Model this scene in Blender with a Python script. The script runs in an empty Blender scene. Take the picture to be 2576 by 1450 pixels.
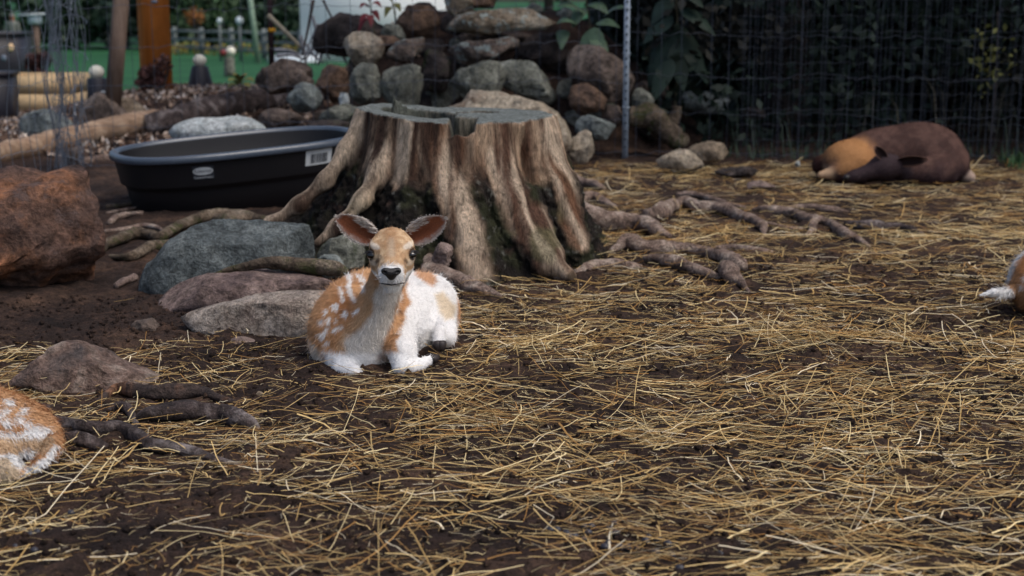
import bpy, math, random
import numpy as np
from mathutils import Vector, Matrix

SC = bpy.context.scene
COL = SC.collection
# ------------------------------------------------------------------ camera
CAMH = 1.08                       # camera height above the pen floor, metres
FPX = 3577.8                      # 50 mm lens on 36 mm film, in pixels of a 2576 px wide picture
PITCH = math.atan(725.0 / FPX)
cam_data = bpy.data.cameras.new('camera')
cam_data.lens = 50.0
cam_data.sensor_width = 36.0
cam_data.clip_start = 0.05
cam_data.clip_end = 2000.0
cam_data.dof.use_dof = True
cam_data.dof.focus_distance = 4.05
cam_data.dof.aperture_fstop = 3.5
cam_data.dof.aperture_blades = 0
cam = bpy.data.objects.new('camera', cam_data)
COL.objects.link(cam)
cam.location = (0, 0, CAMH)
cam.rotation_euler = (math.pi / 2 - PITCH, 0, 0)
SC.camera = cam
# ------------------------------------------------------------------ sky, sun, exposure
SUN_EL, SUN_AZ = math.radians(60), math.radians(118)     # azimuth from +Y towards +X
world = bpy.data.worlds.new('World')
SC.world = world
world.use_nodes = True
nt = world.node_tree
bg = nt.nodes['Background']
sky = nt.nodes.new('ShaderNodeTexSky')
sky.sky_type = 'NISHITA'
sky.sun_disc = False
sky.sun_elevation = SUN_EL
sky.sun_rotation = SUN_AZ
sky.air_density = 1.0
sky.dust_density = 4.0
sky.ozone_density = 1.0
bg.inputs['Strength'].default_value = 0.13
nt.links.new(sky.outputs[0], bg.inputs[0])
sun_data = bpy.data.lights.new('sun', 'SUN')
sun_data.energy = 1.5
sun_data.angle = math.radians(35)
sun_data.color = (1.0, 0.94, 0.86)
sun = bpy.data.objects.new('sun', sun_data)
COL.objects.link(sun)
sun.rotation_euler = (math.pi / 2 - SUN_EL, 0, math.pi - SUN_AZ)
SC.view_settings.view_transform = 'Standard'
SC.view_settings.look = 'None'
SC.view_settings.exposure = 0.1
SC.view_settings.gamma = 1.0
SC.view_settings.use_curve_mapping = False
SC.render.resolution_x, SC.render.resolution_y = 1024, 576
SC.cycles.use_denoising = True
SC.cycles.max_bounces = 5
SC.cycles.diffuse_bounces = 3
SC.cycles.transparent_max_bounces = 4

# ------------------------------------------------------------------ helpers
cp, sp = math.cos(PITCH), math.sin(PITCH)
def ray(px, py):
    u = (px - 1288.0) / FPX; v = (725.0 - py) / FPX
    return np.array([u, cp + v * sp, -sp + v * cp])
def W(px, py, Y):
    d = ray(px, py); t = Y / d[1]
    return np.array([0, 0, CAMH]) + t * d
def G(px, py, z=0.0):
    d = ray(px, py); t = (z - CAMH) / d[2]
    return np.array([0, 0, CAMH]) + t * d
def srgb(r, g, b):
    c = np.array([r, g, b], float) / 255.0
    return np.where(c <= 0.04045, c / 12.92, ((c + 0.055) / 1.055) ** 2.4)
def sstep(a, b, x):
    t = np.clip((x - a) / (b - a + 1e-12), 0, 1)
    return t * t * (3 - 2 * t)
def lerp(a, b, t):
    return a + (b - a) * t
def mixc(c0, c1, t):
    return np.asarray(c0) * (1 - t[:, None]) + np.asarray(c1) * t[:, None]

def _hash(ix, iy, iz, seed):
    h = (ix * np.int64(374761393) + iy * np.int64(668265263) + iz * np.int64(2147483647 % 1274126177) + np.int64(seed) * np.int64(1442695041)) & np.int64(0xffffffff)
    h = ((h ^ (h >> 13)) * np.int64(1274126177)) & np.int64(0xffffffff)
    h = ((h ^ (h >> 16)) * np.int64(2246822519 % 2147483647)) & np.int64(0xffffffff)
    h = h ^ (h >> 15)
    return (h & np.int64(0xffffff)).astype(np.float64) / 8388607.5 - 1.0
def vn(P, seed=0):
    P = np.asarray(P, float)
    I = np.floor(P).astype(np.int64); f = P - I
    f = f * f * (3 - 2 * f)
    r = 0
    for dx in (0, 1):
        wx = f[:, 0] if dx else 1 - f[:, 0]
        for dy in (0, 1):
            wy = f[:, 1] if dy else 1 - f[:, 1]
            for dz in (0, 1):
                wz = f[:, 2] if dz else 1 - f[:, 2]
                r = r + wx * wy * wz * _hash(I[:, 0] + dx, I[:, 1] + dy, I[:, 2] + dz, seed)
    return r
def fbm(P, octs=4, seed=0, gain=0.5):
    P = np.asarray(P, float); r = 0; a = 1.0; s = 0
    for o in range(octs):
        r = r + a * vn(P * (2.03 ** o) + 17.3 * o, seed + o); s += a; a *= gain
    return r / s
def vn2(x, y, s, seed=0, octs=3):
    x = np.asarray(x, float); y = np.asarray(y, float)
    sh = np.broadcast(x, y).shape
    P = np.stack([np.broadcast_to(x, sh).ravel() * s, np.broadcast_to(y, sh).ravel() * s, np.zeros(int(np.prod(sh)))], 1)
    return fbm(P, octs, seed).reshape(sh)

def mesh_np(name, V, F=None, F3=None, smooth=True, col=None):
    """fast mesh from numpy arrays; F quads (n,4), F3 triangles (n,3)"""
    me = bpy.data.meshes.new(name)
    V = np.asarray(V, np.float32)
    me.vertices.add(len(V)); me.vertices.foreach_set('co', V.ravel())
    parts = []; starts = []; tot = 0; npoly = 0; off = []
    for A in (F, F3):
        if A is not None and len(A):
            A = np.asarray(A, np.int32); n, k = A.shape
            parts.append(A.ravel()); off.append(tot + np.arange(n, dtype=np.int32) * k)
            tot += n * k; npoly += n
    li = np.concatenate(parts)
    me.loops.add(tot); me.loops.foreach_set('vertex_index', li)
    me.polygons.add(npoly); me.polygons.foreach_set('loop_start', np.concatenate(off).astype(np.int32))
    me.update(calc_edges=True)
    if smooth:
        me.polygons.foreach_set('use_smooth', np.ones(npoly, bool))
    if col is not None:
        a = me.color_attributes.new('Col', 'FLOAT_COLOR', 'POINT')
        c = np.ones((len(V), 4), np.float32); c[:, :3] = np.clip(col, 0, 1)
        a.data.foreach_set('color', c.ravel())
    return me
def link(name, me, mat=None, parent=None, loc=None):
    o = bpy.data.objects.new(name, me); COL.objects.link(o)
    if mat is not None and me is not None:
        if not me.materials: me.materials.append(mat)
    if loc is not None: o.location = loc
    if parent is not None: o.parent = parent
    return o
def tag(o, label=None, cat=None, group=None, kind=None):
    if label: o['label'] = label
    if cat: o['category'] = cat
    if group: o['group'] = group
    if kind: o['kind'] = kind
    return o
def thing(name, label, cat, loc=(0, 0, 0), group=None):
    o = bpy.data.objects.new(name, None); COL.objects.link(o)
    o.location = [float(c) for c in loc]; o.empty_display_size = 0.1
    return tag(o, label, cat, group)
def part(name, V, F=None, mat=None, parent=None, F3=None, smooth=True, col=None, kind=None):
    """V in world coordinates; made local to the parent chain (parents are only translated)"""
    V = np.asarray(V, float)
    if parent is not None:
        p = parent; off = np.zeros(3)
        while p is not None:
            off += np.array(p.location); p = p.parent
        V = V - off
    o = link(name, mesh_np(name, V, F, F3, smooth, col), mat, parent)
    if kind: o['kind'] = kind
    return o
def solo(name, V, F, mat, label, cat, loc, F3=None, smooth=True, col=None, group=None):
    """a thing that is one mesh, origin at loc"""
    V = np.asarray(V, float) - np.asarray(loc, float)
    o = link(name, mesh_np(name, V, F, F3, smooth, col), mat, None, [float(c) for c in loc])
    return tag(o, label, cat, group)

class MB:
    """collects verts, quads and tris"""
    def __init__(s): s.v = []; s.q = []; s.t = []; s.c = []; s.n = 0
    def add(s, V, Q=None, T=None, col=None):
        V = np.asarray(V, float)
        if Q is not None and len(Q): s.q.append(np.asarray(Q, np.int64) + s.n)
        if T is not None and len(T): s.t.append(np.asarray(T, np.int64) + s.n)
        s.v.append(V); s.n += len(V)
        if col is not None: s.c.append(np.broadcast_to(np.asarray(col, float), V.shape))
        return s
    def get(s):
        return (np.concatenate(s.v), np.concatenate(s.q) if s.q else None, np.concatenate(s.t) if s.t else None,
                np.concatenate(s.c) if s.c else None)
    def part(s, name, mat, parent=None, smooth=False, kind=None):
        V, Q, T, c = s.get()
        return part(name, V, Q, mat, parent, T, smooth, c, kind)
    def solo(s, name, mat, label, cat, loc, smooth=False, group=None):
        V, Q, T, c = s.get()
        return solo(name, V, Q, mat, label, cat, loc, T, smooth, c, group)
BOXQ = np.array([[0, 3, 2, 1], [4, 5, 6, 7], [0, 1, 5, 4], [1, 2, 6, 5], [2, 3, 7, 6], [3, 0, 4, 7]])
def box(c, size, rz=0.0, taper=1.0, tilt=0.0):
    sx, sy, sz = np.array(size) / 2.0
    V = np.array([[-sx, -sy, -sz], [sx, -sy, -sz], [sx, sy, -sz], [-sx, sy, -sz],
                  [-sx * taper, -sy * taper, sz], [sx * taper, -sy * taper, sz], [sx * taper, sy * taper, sz], [-sx * taper, sy * taper, sz]])
    if tilt: V = V @ np.array(Matrix.Rotation(tilt, 3, 'Y')).T
    R = np.array(Matrix.Rotation(rz, 3, 'Z'))
    return V @ R.T + np.array(c)
def tube(P, r, sides=8, cap=True, noise=0.0, seed=0, flat=1.0):
    """swept tube along P with radii r -> V, Q, T"""
    P = np.asarray(P, float); n = len(P)
    r = np.broadcast_to(np.asarray(r, float), (n,))
    Tn = np.gradient(P, axis=0); Tn /= np.linalg.norm(Tn, axis=1)[:, None] + 1e-12
    up = np.array([0, 0, 1.0]) if abs(Tn[:, 2]).mean() < 0.8 else np.array([0, 1.0, 0])
    A = np.cross(Tn, up); A /= np.linalg.norm(A, axis=1)[:, None] + 1e-12
    B = np.cross(A, Tn)
    th = np.arange(sides) * 2 * math.pi / sides
    ct = np.cos(th)[None, :, None]; st = np.sin(th)[None, :, None]
    rr = np.repeat(r[:, None], sides, 1)
    if noise:
        L = np.concatenate([[0], np.cumsum(np.linalg.norm(np.diff(P, axis=0), axis=1))])
        q = np.stack([np.repeat(L[:, None], sides, 1) * 15, np.cos(th)[None] * 1.6 + 0 * rr, np.sin(th)[None] * 1.6 + 0 * rr], 2).reshape(-1, 3)
        rr = rr * (1 + noise * (fbm(q + seed * 3.7, 3, seed)).reshape(n, sides) * 1.6)
    V = P[:, None, :] + rr[:, :, None] * (A[:, None, :] * ct + flat * B[:, None, :] * st)
    V = V.reshape(-1, 3)
    i = np.arange(n - 1)[:, None] * sides; j = np.arange(sides)[None, :]; j2 = (j + 1) % sides
    Q = np.stack([i + j, i + j2, i + sides + j2, i + sides + j], 2).reshape(-1, 4)
    T = None
    if cap:
        V = np.concatenate([V, P[:1], P[-1:]]); c0 = n * sides; c1 = c0 + 1
        k = np.arange(sides); k2 = (k + 1) % sides
        T = np.concatenate([np.stack([np.full(sides, c0), k2, k], 1), np.stack([np.full(sides, c1), (n - 1) * sides + k, (n - 1) * sides + k2], 1)])
    return V, Q, T
def spline(P, n):
    """Catmull-Rom through P (any columns) with n samples"""
    P = np.asarray(P, float); m = len(P)
    Pe = np.concatenate([[2 * P[0] - P[1]], P, [2 * P[-1] - P[-2]]])
    t = np.linspace(0, m - 1 - 1e-9, n); i = t.astype(int); f = (t - i)[:, None]
    p0, p1, p2, p3 = Pe[i], Pe[i + 1], Pe[i + 2], Pe[i + 3]
    return 0.5 * (2 * p1 + (p2 - p0) * f + (2 * p0 - 5 * p1 + 4 * p2 - p3) * f ** 2 + (3 * p1 - p0 - 3 * p2 + p3) * f ** 3)
def ico(sub):
    import bmesh
    bm = bmesh.new(); bmesh.ops.create_icosphere(bm, subdivisions=sub, radius=1.0)
    V = np.array([v.co[:] for v in bm.verts]); F = np.array([[v.index for v in f.verts] for f in bm.faces]); bm.free()
    return V, F
ICO = {k: ico(k) for k in (2, 3, 4, 5)}
def vnormals(V, F=None, F3=None):
    N = np.zeros_like(V)
    for A in (F, F3):
        if A is None or not len(A): continue
        a = V[A[:, 0]]; 
        if A.shape[1] == 4: n = np.cross(V[A[:, 2]] - a, V[A[:, 3]] - V[A[:, 1]])
        else: n = np.cross(V[A[:, 1]] - a, V[A[:, 2]] - a)
        for k in range(A.shape[1]): np.add.at(N, A[:, k], n)
    return N / (np.linalg.norm(N, axis=1)[:, None] + 1e-12)

def pxy(P):
    """picture position (2576 px wide) of points, used only to author coat patterns at build time"""
    P = np.atleast_2d(P); d = P - np.array([0, 0, CAMH]); t = d[:, 1] * cp - d[:, 2] * sp
    return np.stack([1288 + FPX * d[:, 0] / t, 725 - FPX * (d[:, 1] * sp + d[:, 2] * cp) / t], 1)
def sdpoly(p, poly):
    """signed distance (px, negative inside) of points p (n,2) to a closed outline"""
    v = np.asarray(poly, float); d = np.full(len(p), 1e18); ins = np.zeros(len(p), bool)
    for i in range(len(v)):
        a, b = v[i], v[i - 1]; e = b - a; w = p - a
        t = np.clip((w @ e) / (e @ e), 0, 1); q = w - t[:, None] * e; d = np.minimum(d, (q ** 2).sum(1))
        c = ((a[1] > p[:, 1]) != (b[1] > p[:, 1])); xx = (b[0] - a[0]) * (p[:, 1] - a[1]) / ((b[1] - a[1]) if abs(b[1] - a[1]) > 1e-9 else 1e-9) + a[0]
        ins ^= c & (p[:, 0] < xx)
    return np.sqrt(d) * np.where(ins, -1, 1)
def sdseg(p, a, b):
    a = np.asarray(a, float); b = np.asarray(b, float); e = b - a; t = np.clip((p - a) @ e / (e @ e + 1e-9), 0, 1)
    return np.linalg.norm(p - a - t[:, None] * e, axis=1)
# ---- signed distance shapes and surface nets
def Rot(axis_f, up=(0, 0, 1)):
    """rows: right, forward, up"""
    f = np.asarray(axis_f, float); f = f / np.linalg.norm(f)
    r = np.cross(f, up); r /= np.linalg.norm(r)
    return np.stack([r, f, np.cross(r, f)])
def p_ell(c, rad, R=None): return ('e', np.asarray(c, float), np.asarray(rad, float), R)
def p_cap(a, b, ra, rb): return ('c', np.asarray(a, float), np.asarray(b, float), ra, rb)
def sd(pr, P):
    if pr[0] == 'e':
        q = P - pr[1]
        if pr[3] is not None: q = q @ pr[3].T
        k0 = np.linalg.norm(q / pr[2], axis=-1); k1 = np.linalg.norm(q / pr[2] ** 2, axis=-1)
        return k0 * (k0 - 1) / (k1 + 1e-9)
    a, b, ra, rb = pr[1:]
    ab = b - a; q = P - a
    t = np.clip((q @ ab) / (ab @ ab), 0, 1)
    return np.linalg.norm(q - t[..., None] * ab, axis=-1) - (ra + (rb - ra) * t)
def smin(a, b, k):
    h = np.maximum(k - np.abs(a - b), 0) / k
    return np.minimum(a, b) - h * h * k * 0.25
def pbounds(pr):
    if pr[0] == 'e': R = pr[2].max(); return pr[1] - R, pr[1] + R
    r = max(pr[3], pr[4]); return np.minimum(pr[1], pr[2]) - r, np.maximum(pr[1], pr[2]) + r
def sdf_field(prims, h, k=0.03, pad=0.03, lo=None, hi=None):
    """prims: list of (prim, k) or prim; negative k subtracts"""
    pp = [(p if isinstance(p[0], tuple) else (p, k)) for p in prims]
    if lo is None:
        bs = [pbounds(p) for p, kk in pp if kk > 0]
        lo = np.min([b[0] for b in bs], 0) - pad; hi = np.max([b[1] for b in bs], 0) + pad
    n = np.ceil((hi - lo) / h).astype(int) + 1
    f = np.full(n, 0.25, np.float32)
    for p, kk in pp:
        b0, b1 = pbounds(p); m = abs(kk) * 1.2 + 3 * h
        i0 = np.clip(np.floor((b0 - m - lo) / h).astype(int), 0, n); i1 = np.clip(np.ceil((b1 + m - lo) / h).astype(int) + 1, 0, n)
        if (i1 <= i0).any(): continue
        ax = [lo[d] + h * np.arange(i0[d], i1[d]) for d in range(3)]
        Pg = np.stack(np.meshgrid(*ax, indexing='ij'), -1)
        d = sd(p, Pg); sl = tuple(slice(i0[q], i1[q]) for q in range(3))
        if kk > 0: f[sl] = smin(f[sl], d, kk)
        else: f[sl] = -smin(-f[sl], d, -kk)
    return f, lo, h
def surf_nets(f, lo, h, smooth=1):
    s = f < 0
    nx, ny, nz = f.shape
    corner = [(i, j, k) for i in (0, 1) for j in (0, 1) for k in (0, 1)]
    cnt = np.zeros((nx - 1, ny - 1, nz - 1), np.int8)
    for i, j, k in corner: cnt += s[i:nx - 1 + i, j:ny - 1 + j, k:nz - 1 + k]
    act = (cnt > 0) & (cnt < 8)
    idx = np.full(act.shape, -1, np.int64); C = np.argwhere(act); idx[act] = np.arange(len(C))
    acc = np.zeros((len(C), 3)); num = np.zeros(len(C))
    for a in range(3):
        for c in corner:
            if c[a]: continue
            c0 = C + c; d = np.zeros(3, int); d[a] = 1; c1 = c0 + d
            f0 = f[c0[:, 0], c0[:, 1], c0[:, 2]]; f1 = f[c1[:, 0], c1[:, 1], c1[:, 2]]
            m = (f0 < 0) != (f1 < 0)
            t = np.where(m, f0 / (f0 - f1 + 1e-20), 0)
            p = np.array(c, float) + t[:, None] * d
            acc += p * m[:, None]; num += m
    V = lo + h * (C + acc / num[:, None])
    Q = []
    for a in range(3):
        b, c = (a + 1) % 3, (a + 2) % 3
        sl0 = [slice(None)] * 3; sl1 = [slice(None)] * 3
        sl0[a] = slice(0, -1); sl1[a] = slice(1, None)
        m = s[tuple(sl0)] != s[tuple(sl1)]
        E = np.argwhere(m)
        ok = (E[:, b] > 0) & (E[:, c] > 0) & (E[:, b] < f.shape[b] - 1) & (E[:, c] < f.shape[c] - 1)
        E = E[ok]
        neg = s[E[:, 0], E[:, 1], E[:, 2]]
        def ii(ob, oc):
            e = E.copy(); e[:, b] += ob; e[:, c] += oc
            return idx[e[:, 0], e[:, 1], e[:, 2]]
        q = np.stack([ii(-1, -1), ii(0, -1), ii(0, 0), ii(-1, 0)], 1)
        q[~neg] = q[~neg][:, ::-1]
        Q.append(q)
    Q = np.concatenate(Q); Q = Q[(Q >= 0).all(1)]
    for _ in range(smooth):
        A = np.zeros_like(V); n = np.zeros(len(V))
        for k in range(4):
            np.add.at(A, Q[:, k], V[Q[:, (k + 1) % 4]]); np.add.at(n, Q[:, k], 1)
        V = 0.5 * V + 0.5 * A / np.maximum(n, 1)[:, None]
    return V, Q
def sdf_mesh(prims, h, k=0.03, smooth=1):
    return surf_nets(*sdf_field(prims, h, k), smooth=smooth)

# ------------------------------------------------------------------ materials
def mat_new(name):
    m = bpy.data.materials.new(name); m.use_nodes = True
    n = m.node_tree; b = n.nodes['Principled BSDF']
    return m, n, b
def node(n, t, **kw):
    x = n.nodes.new(t)
    for k, v in kw.items():
        if k in x.inputs: x.inputs[k].default_value = v
        else: setattr(x, k, v)
    return x
def tex(n, scale, detail=6, rough=0.6, vec=None, dist=0.0):
    x = node(n, 'ShaderNodeTexNoise'); x.inputs['Scale'].default_value = scale; x.inputs['Detail'].default_value = detail
    x.inputs['Roughness'].default_value = rough; x.inputs['Distortion'].default_value = dist
    if vec is not None: n.links.new(vec, x.inputs['Vector'])
    return x.outputs['Fac']
def ramp(n, fac, stops):
    r = n.nodes.new('ShaderNodeValToRGB'); e = r.color_ramp.elements
    while len(e) < len(stops): e.new(0.5)
    for q, (p, c) in zip(e, stops):
        q.position = p; q.color = (*[float(x) for x in (c if hasattr(c, '__len__') else (c, c, c))][:3], 1)
    n.links.new(fac, r.inputs[0]); return r.outputs[0]
def mix(n, fac, a, b, mode='MIX'):
    x = n.nodes.new('ShaderNodeMix'); x.data_type = 'RGBA'; x.blend_type = mode
    for s, v in ((x.inputs[0], fac), (x.inputs[6], a), (x.inputs[7], b)):
        if isinstance(v, bpy.types.NodeSocket): n.links.new(v, s)
        elif hasattr(v, '__len__'): s.default_value = (*[float(c) for c in v][:3], 1)
        else: s.default_value = v
    return x.outputs[2]
def objvec(n, scale=(1, 1, 1)):
    tc = n.nodes.new('ShaderNodeTexCoord'); mp = n.nodes.new('ShaderNodeMapping')
    mp.inputs['Scale'].default_value = scale
    n.links.new(tc.outputs['Object'], mp.inputs['Vector']); return mp.outputs[0]
def bump(n, b, h, strength=0.5, dist=0.01):
    x = n.nodes.new('ShaderNodeBump'); x.inputs['Strength'].default_value = strength; x.inputs['Distance'].default_value = dist
    n.links.new(h, x.inputs['Height']); n.links.new(x.outputs[0], b.inputs['Normal'])
def m_plain(name, c, rough=0.7, spec=0.3, noise=0.0, nscale=30, metallic=0.0, bstr=0.0):
    m, n, b = mat_new(name)
    b.inputs['Roughness'].default_value = rough; b.inputs['Specular IOR Level'].default_value = spec; b.inputs['Metallic'].default_value = metallic
    c = np.asarray(c, float)
    if noise:
        f = tex(n, nscale, vec=objvec(n))
        n.links.new(ramp(n, f, [(0.3, c * (1 - noise)), (0.7, np.minimum(c * (1 + noise), 1))]), b.inputs['Base Color'])
        if bstr: bump(n, b, f, bstr)
    else: b.inputs['Base Color'].default_value = (*c, 1)
    return m
def m_attr(name, rough=0.75, spec=0.2, noise=0.35, nscale=(40, 40, 40), bstr=0.3, bdist=0.004, sheen=0.0):
    """base colour from the point colour attribute, broken up by fine noise"""
    m, n, b = mat_new(name)
    a = n.nodes.new('ShaderNodeVertexColor'); a.layer_name = 'Col'
    b.inputs['Roughness'].default_value = rough; b.inputs['Specular IOR Level'].default_value = spec
    if sheen: b.inputs['Sheen Weight'].default_value = sheen
    if noise:
        f = tex(n, 1.0, 5, 0.65, objvec(n, nscale))
        g = ramp(n, f, [(0.25, (1 - noise,) * 3), (0.75, (1 + noise * 0.6,) * 3)])
        n.links.new(mix(n, 1.0, a.outputs[0], g, 'MULTIPLY'), b.inputs['Base Color'])
        if bstr: bump(n, b, f, bstr, bdist)
    else: n.links.new(a.outputs[0], b.inputs['Base Color'])
    return m
def m_rock(name, cs, scale=1.0, lichen=None, moss=None, rough=0.85):
    """rock: cs = three base colours, veins, speckle, pits, optional lichen spots and moss patches"""
    m, n, b = mat_new(name)
    v = objvec(n); 
    big = tex(n, 5 * scale, 5, 0.6, v, 0.6); fine = tex(n, 55 * scale, 8, 0.7, v); mid = tex(n, 17 * scale, 6, 0.65, v, 0.4)
    c = ramp(n, big, [(0.32, cs[0]), (0.5, cs[1]), (0.68, cs[2])])
    c = mix(n, 0.85, c, ramp(n, mid, [(0.34, (0.38,) * 3), (0.5, (0.95,) * 3), (0.66, (1.35,) * 3)]), 'MULTIPLY')
    c = mix(n, 1.0, c, ramp(n, fine, [(0.32, (0.42,) * 3), (0.68, (1.45,) * 3)]), 'MULTIPLY')
    if lichen is not None:
        l = tex(n, 9 * scale, 8, 0.75, objvec(n, (1, 1, 1.4)), 0.3)
        c = mix(n, ramp(n, l, [(0.53, 0.0), (0.6, 0.85)]), c, lichen)
    if moss is not None:
        l = tex(n, 6 * scale, 8, 0.7, objvec(n, (1.3, 1, 1)), 0.3)
        c = mix(n, ramp(n, l, [(0.5, 0.0), (0.62, 0.9)]), c, moss)
    n.links.new(c, b.inputs['Base Color']); b.inputs['Roughness'].default_value = rough; b.inputs['Specular IOR Level'].default_value = 0.25
    hs = n.nodes.new('ShaderNodeMath'); hs.operation = 'MULTIPLY_ADD'; n.links.new(fine, hs.inputs[0]); hs.inputs[1].default_value = 0.5; n.links.new(mid, hs.inputs[2])
    bump(n, b, hs.outputs[0], 1.0, 0.035)
    return m
def m_wood(name, c0, c1, c2, axis=2, scale=1.0, rough=0.8):
    m, n, b = mat_new(name)
    s = [28 * scale] * 3; s[axis] = 1.6 * scale
    g = tex(n, 1.0, 8, 0.7, objvec(n, s), 0.3); big = tex(n, 5, 4, 0.6, objvec(n))
    c = ramp(n, g, [(0.3, c0), (0.5, c1), (0.72, c2)])
    c = mix(n, 0.6, c, ramp(n, big, [(0.3, (0.6,) * 3), (0.7, (1.2,) * 3)]), 'MULTIPLY')
    n.links.new(c, b.inputs['Base Color']); b.inputs['Roughness'].default_value = rough; b.inputs['Specular IOR Level'].default_value = 0.2
    bump(n, b, g, 0.5, 0.01)
    return m
# ================================================================== GROUND
def mound(x, y):
    z = 0.30 * sstep(9.7, 12.0, y) * sstep(1.2, -0.6, x) * sstep(15.0, 12.9, y) * (0.25 + 0.75 * sstep(-4.4, -3.0, x))                      # mulch bed at the back
    d = np.sqrt(((x + 0.15) / 1.75) ** 2 + ((y - 11.7) / 1.6) ** 2)
    z = np.maximum(z, 0.98 * sstep(1.12, 0.28, d))                             # earth under the rock heap
    z = z + 0.04 * np.exp(-(((x + 0.25) / 0.9) ** 2 + ((y - 5.95) / 0.7) ** 2))  # rise round the stump
    return z
def gh(x, y, detail=True):
    x = np.asarray(x, float); y = np.asarray(y, float)
    z = mound(x, y) + 0.022 * vn2(x, y, 1.3, 3, 2)
    if detail: z = z + 0.011 * vn2(x, y, 7.0, 5, 2) 
    return z
def clods(x, y):
    n = vn2(x, y, 26.0, 11, 2)
    return 0.011 * n + 0.030 * np.maximum(vn2(x, y, 13.0, 21, 2) - 0.12, 0) - 0.016 * np.maximum(vn2(x, y, 8.0, 41, 2) - 0.25, 0)
def gz(p): return float(gh(np.array([p[0]]), np.array([p[1]]))[0])
def onG(px, py, lift=0.0):
    """pixel -> point on the terrain"""
    d = ray(px, py); Ys = np.arange(2.0, 15.0, 0.02); t = Ys / d[1]
    P = np.array([0, 0, CAMH]) + t[:, None] * d; below = P[:, 2] < gh(P[:, 0], P[:, 1]) + lift
    k = int(np.argmax(below)) if below.any() else len(Ys) - 1
    return P[k]

def nonuni(a, b, fa, fb, hf, hc):
    f = np.arange(fa, fb, hf)
    l = fa - np.cumsum(np.linspace(hf, hc, 400)); r = f[-1] + np.cumsum(np.linspace(hf, hc, 400))
    return np.concatenate([l[l > a][::-1], f, r[r < b]])
m_dirt, n, b = mat_new('dirt')
v = objvec(n)
f1 = tex(n, 3.0, 6, 0.6, v); f2 = tex(n, 38, 8, 0.75, v); f3 = tex(n, 150, 6, 0.7, v)
c = ramp(n, f1, [(0.3, srgb(42, 34, 32)), (0.5, srgb(64, 50, 44)), (0.7, srgb(94, 74, 62))])
c = mix(n, 0.9, c, ramp(n, f2, [(0.32, (0.25,) * 3), (0.5, (0.8,) * 3), (0.66, (1.7, 1.6, 1.5))]), 'MULTIPLY')
c = mix(n, 0.8, c, ramp(n, f3, [(0.3, (0.4,) * 3), (0.68, (1.7,) * 3)]), 'MULTIPLY')
n.links.new(c, b.inputs['Base Color']); b.inputs['Roughness'].default_value = 0.9; b.inputs['Specular IOR Level'].default_value = 0.2
mm = n.nodes.new('ShaderNodeMath'); mm.operation = 'MULTIPLY_ADD'; n.links.new(f3, mm.inputs[0]); mm.inputs[1].default_value = 0.35; n.links.new(f2, mm.inputs[2])
bump(n, b, mm.outputs[0], 1.0, 0.025)

xs = nonuni(-9, 9, -2.2, 2.2, 0.02, 0.25)
ys = [1.2]
while ys[-1] < 15.5: ys.append(ys[-1] + max(0.012, 0.0042 * ys[-1] + 0.002))
ys = np.concatenate([np.arange(-2.5, 1.2, 0.12), ys])
X, Y = np.meshgrid(xs, ys, indexing='ij')
Zg = gh(X, Y) + clods(X, Y)
edge = np.minimum(np.minimum(X + 9, 9 - X), np.minimum(Y + 2.5, 15.5 - Y))
Zg = Zg - 0.5 * sstep(0.8, 0.0, edge)
nx, ny = X.shape
i = np.arange(nx - 1)[:, None] * ny + np.arange(ny - 1)[None, :]
Q = np.stack([i, i + ny, i + ny + 1, i + 1], -1).reshape(-1, 4)
o = part('ground', np.stack([X, Y, Zg], -1).reshape(-1, 3), Q, m_dirt); tag(o, 'dark brown trampled dirt floor of the pen', kind='structure')

# lawn behind, one sheet out to the horizon
m_lawn, n, b = mat_new('lawn_grass')
v = objvec(n)
c = ramp(n, tex(n, 0.35, 5, 0.6, v), [(0.3, srgb(34, 72, 48)), (0.55, srgb(44, 90, 58)), (0.75, srgb(56, 100, 62))])
c = mix(n, 0.6, c, ramp(n, tex(n, 14, 6, 0.7, v), [(0.3, (0.6,) * 3), (0.7, (1.3,) * 3)]), 'MULTIPLY')
n.links.new(c, b.inputs['Base Color']); b.inputs['Roughness'].default_value = 0.8; b.inputs['Specular IOR Level'].default_value = 0.1
def lz(x, y):
    return -0.12 - 0.9 * sstep(16, 60, np.asarray(y, float)) + 0.06 * vn2(x, y, 0.15, 9, 2)
lx = np.concatenate([-np.geomspace(900, 6, 40), np.linspace(-5, 5, 11), np.geomspace(6, 900, 40)])
ly = np.concatenate([np.linspace(-600, 10, 30), np.linspace(11, 60, 50), np.geomspace(64, 1500, 30)])
X, Y = np.meshgrid(lx, ly, indexing='ij'); nx, ny = X.shape
i = np.arange(nx - 1)[:, None] * ny + np.arange(ny - 1)[None, :]
Q = np.stack([i, i + ny, i + ny + 1, i + 1], -1).reshape(-1, 4)
Zl = lz(X, Y) - 0.55 * (sstep(15.5, 14.0, Y))
o = part('lawn', np.stack([X, Y, Zl], -1).reshape(-1, 3), Q, m_lawn); tag(o, 'mown green lawn behind the pen', kind='structure')
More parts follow.
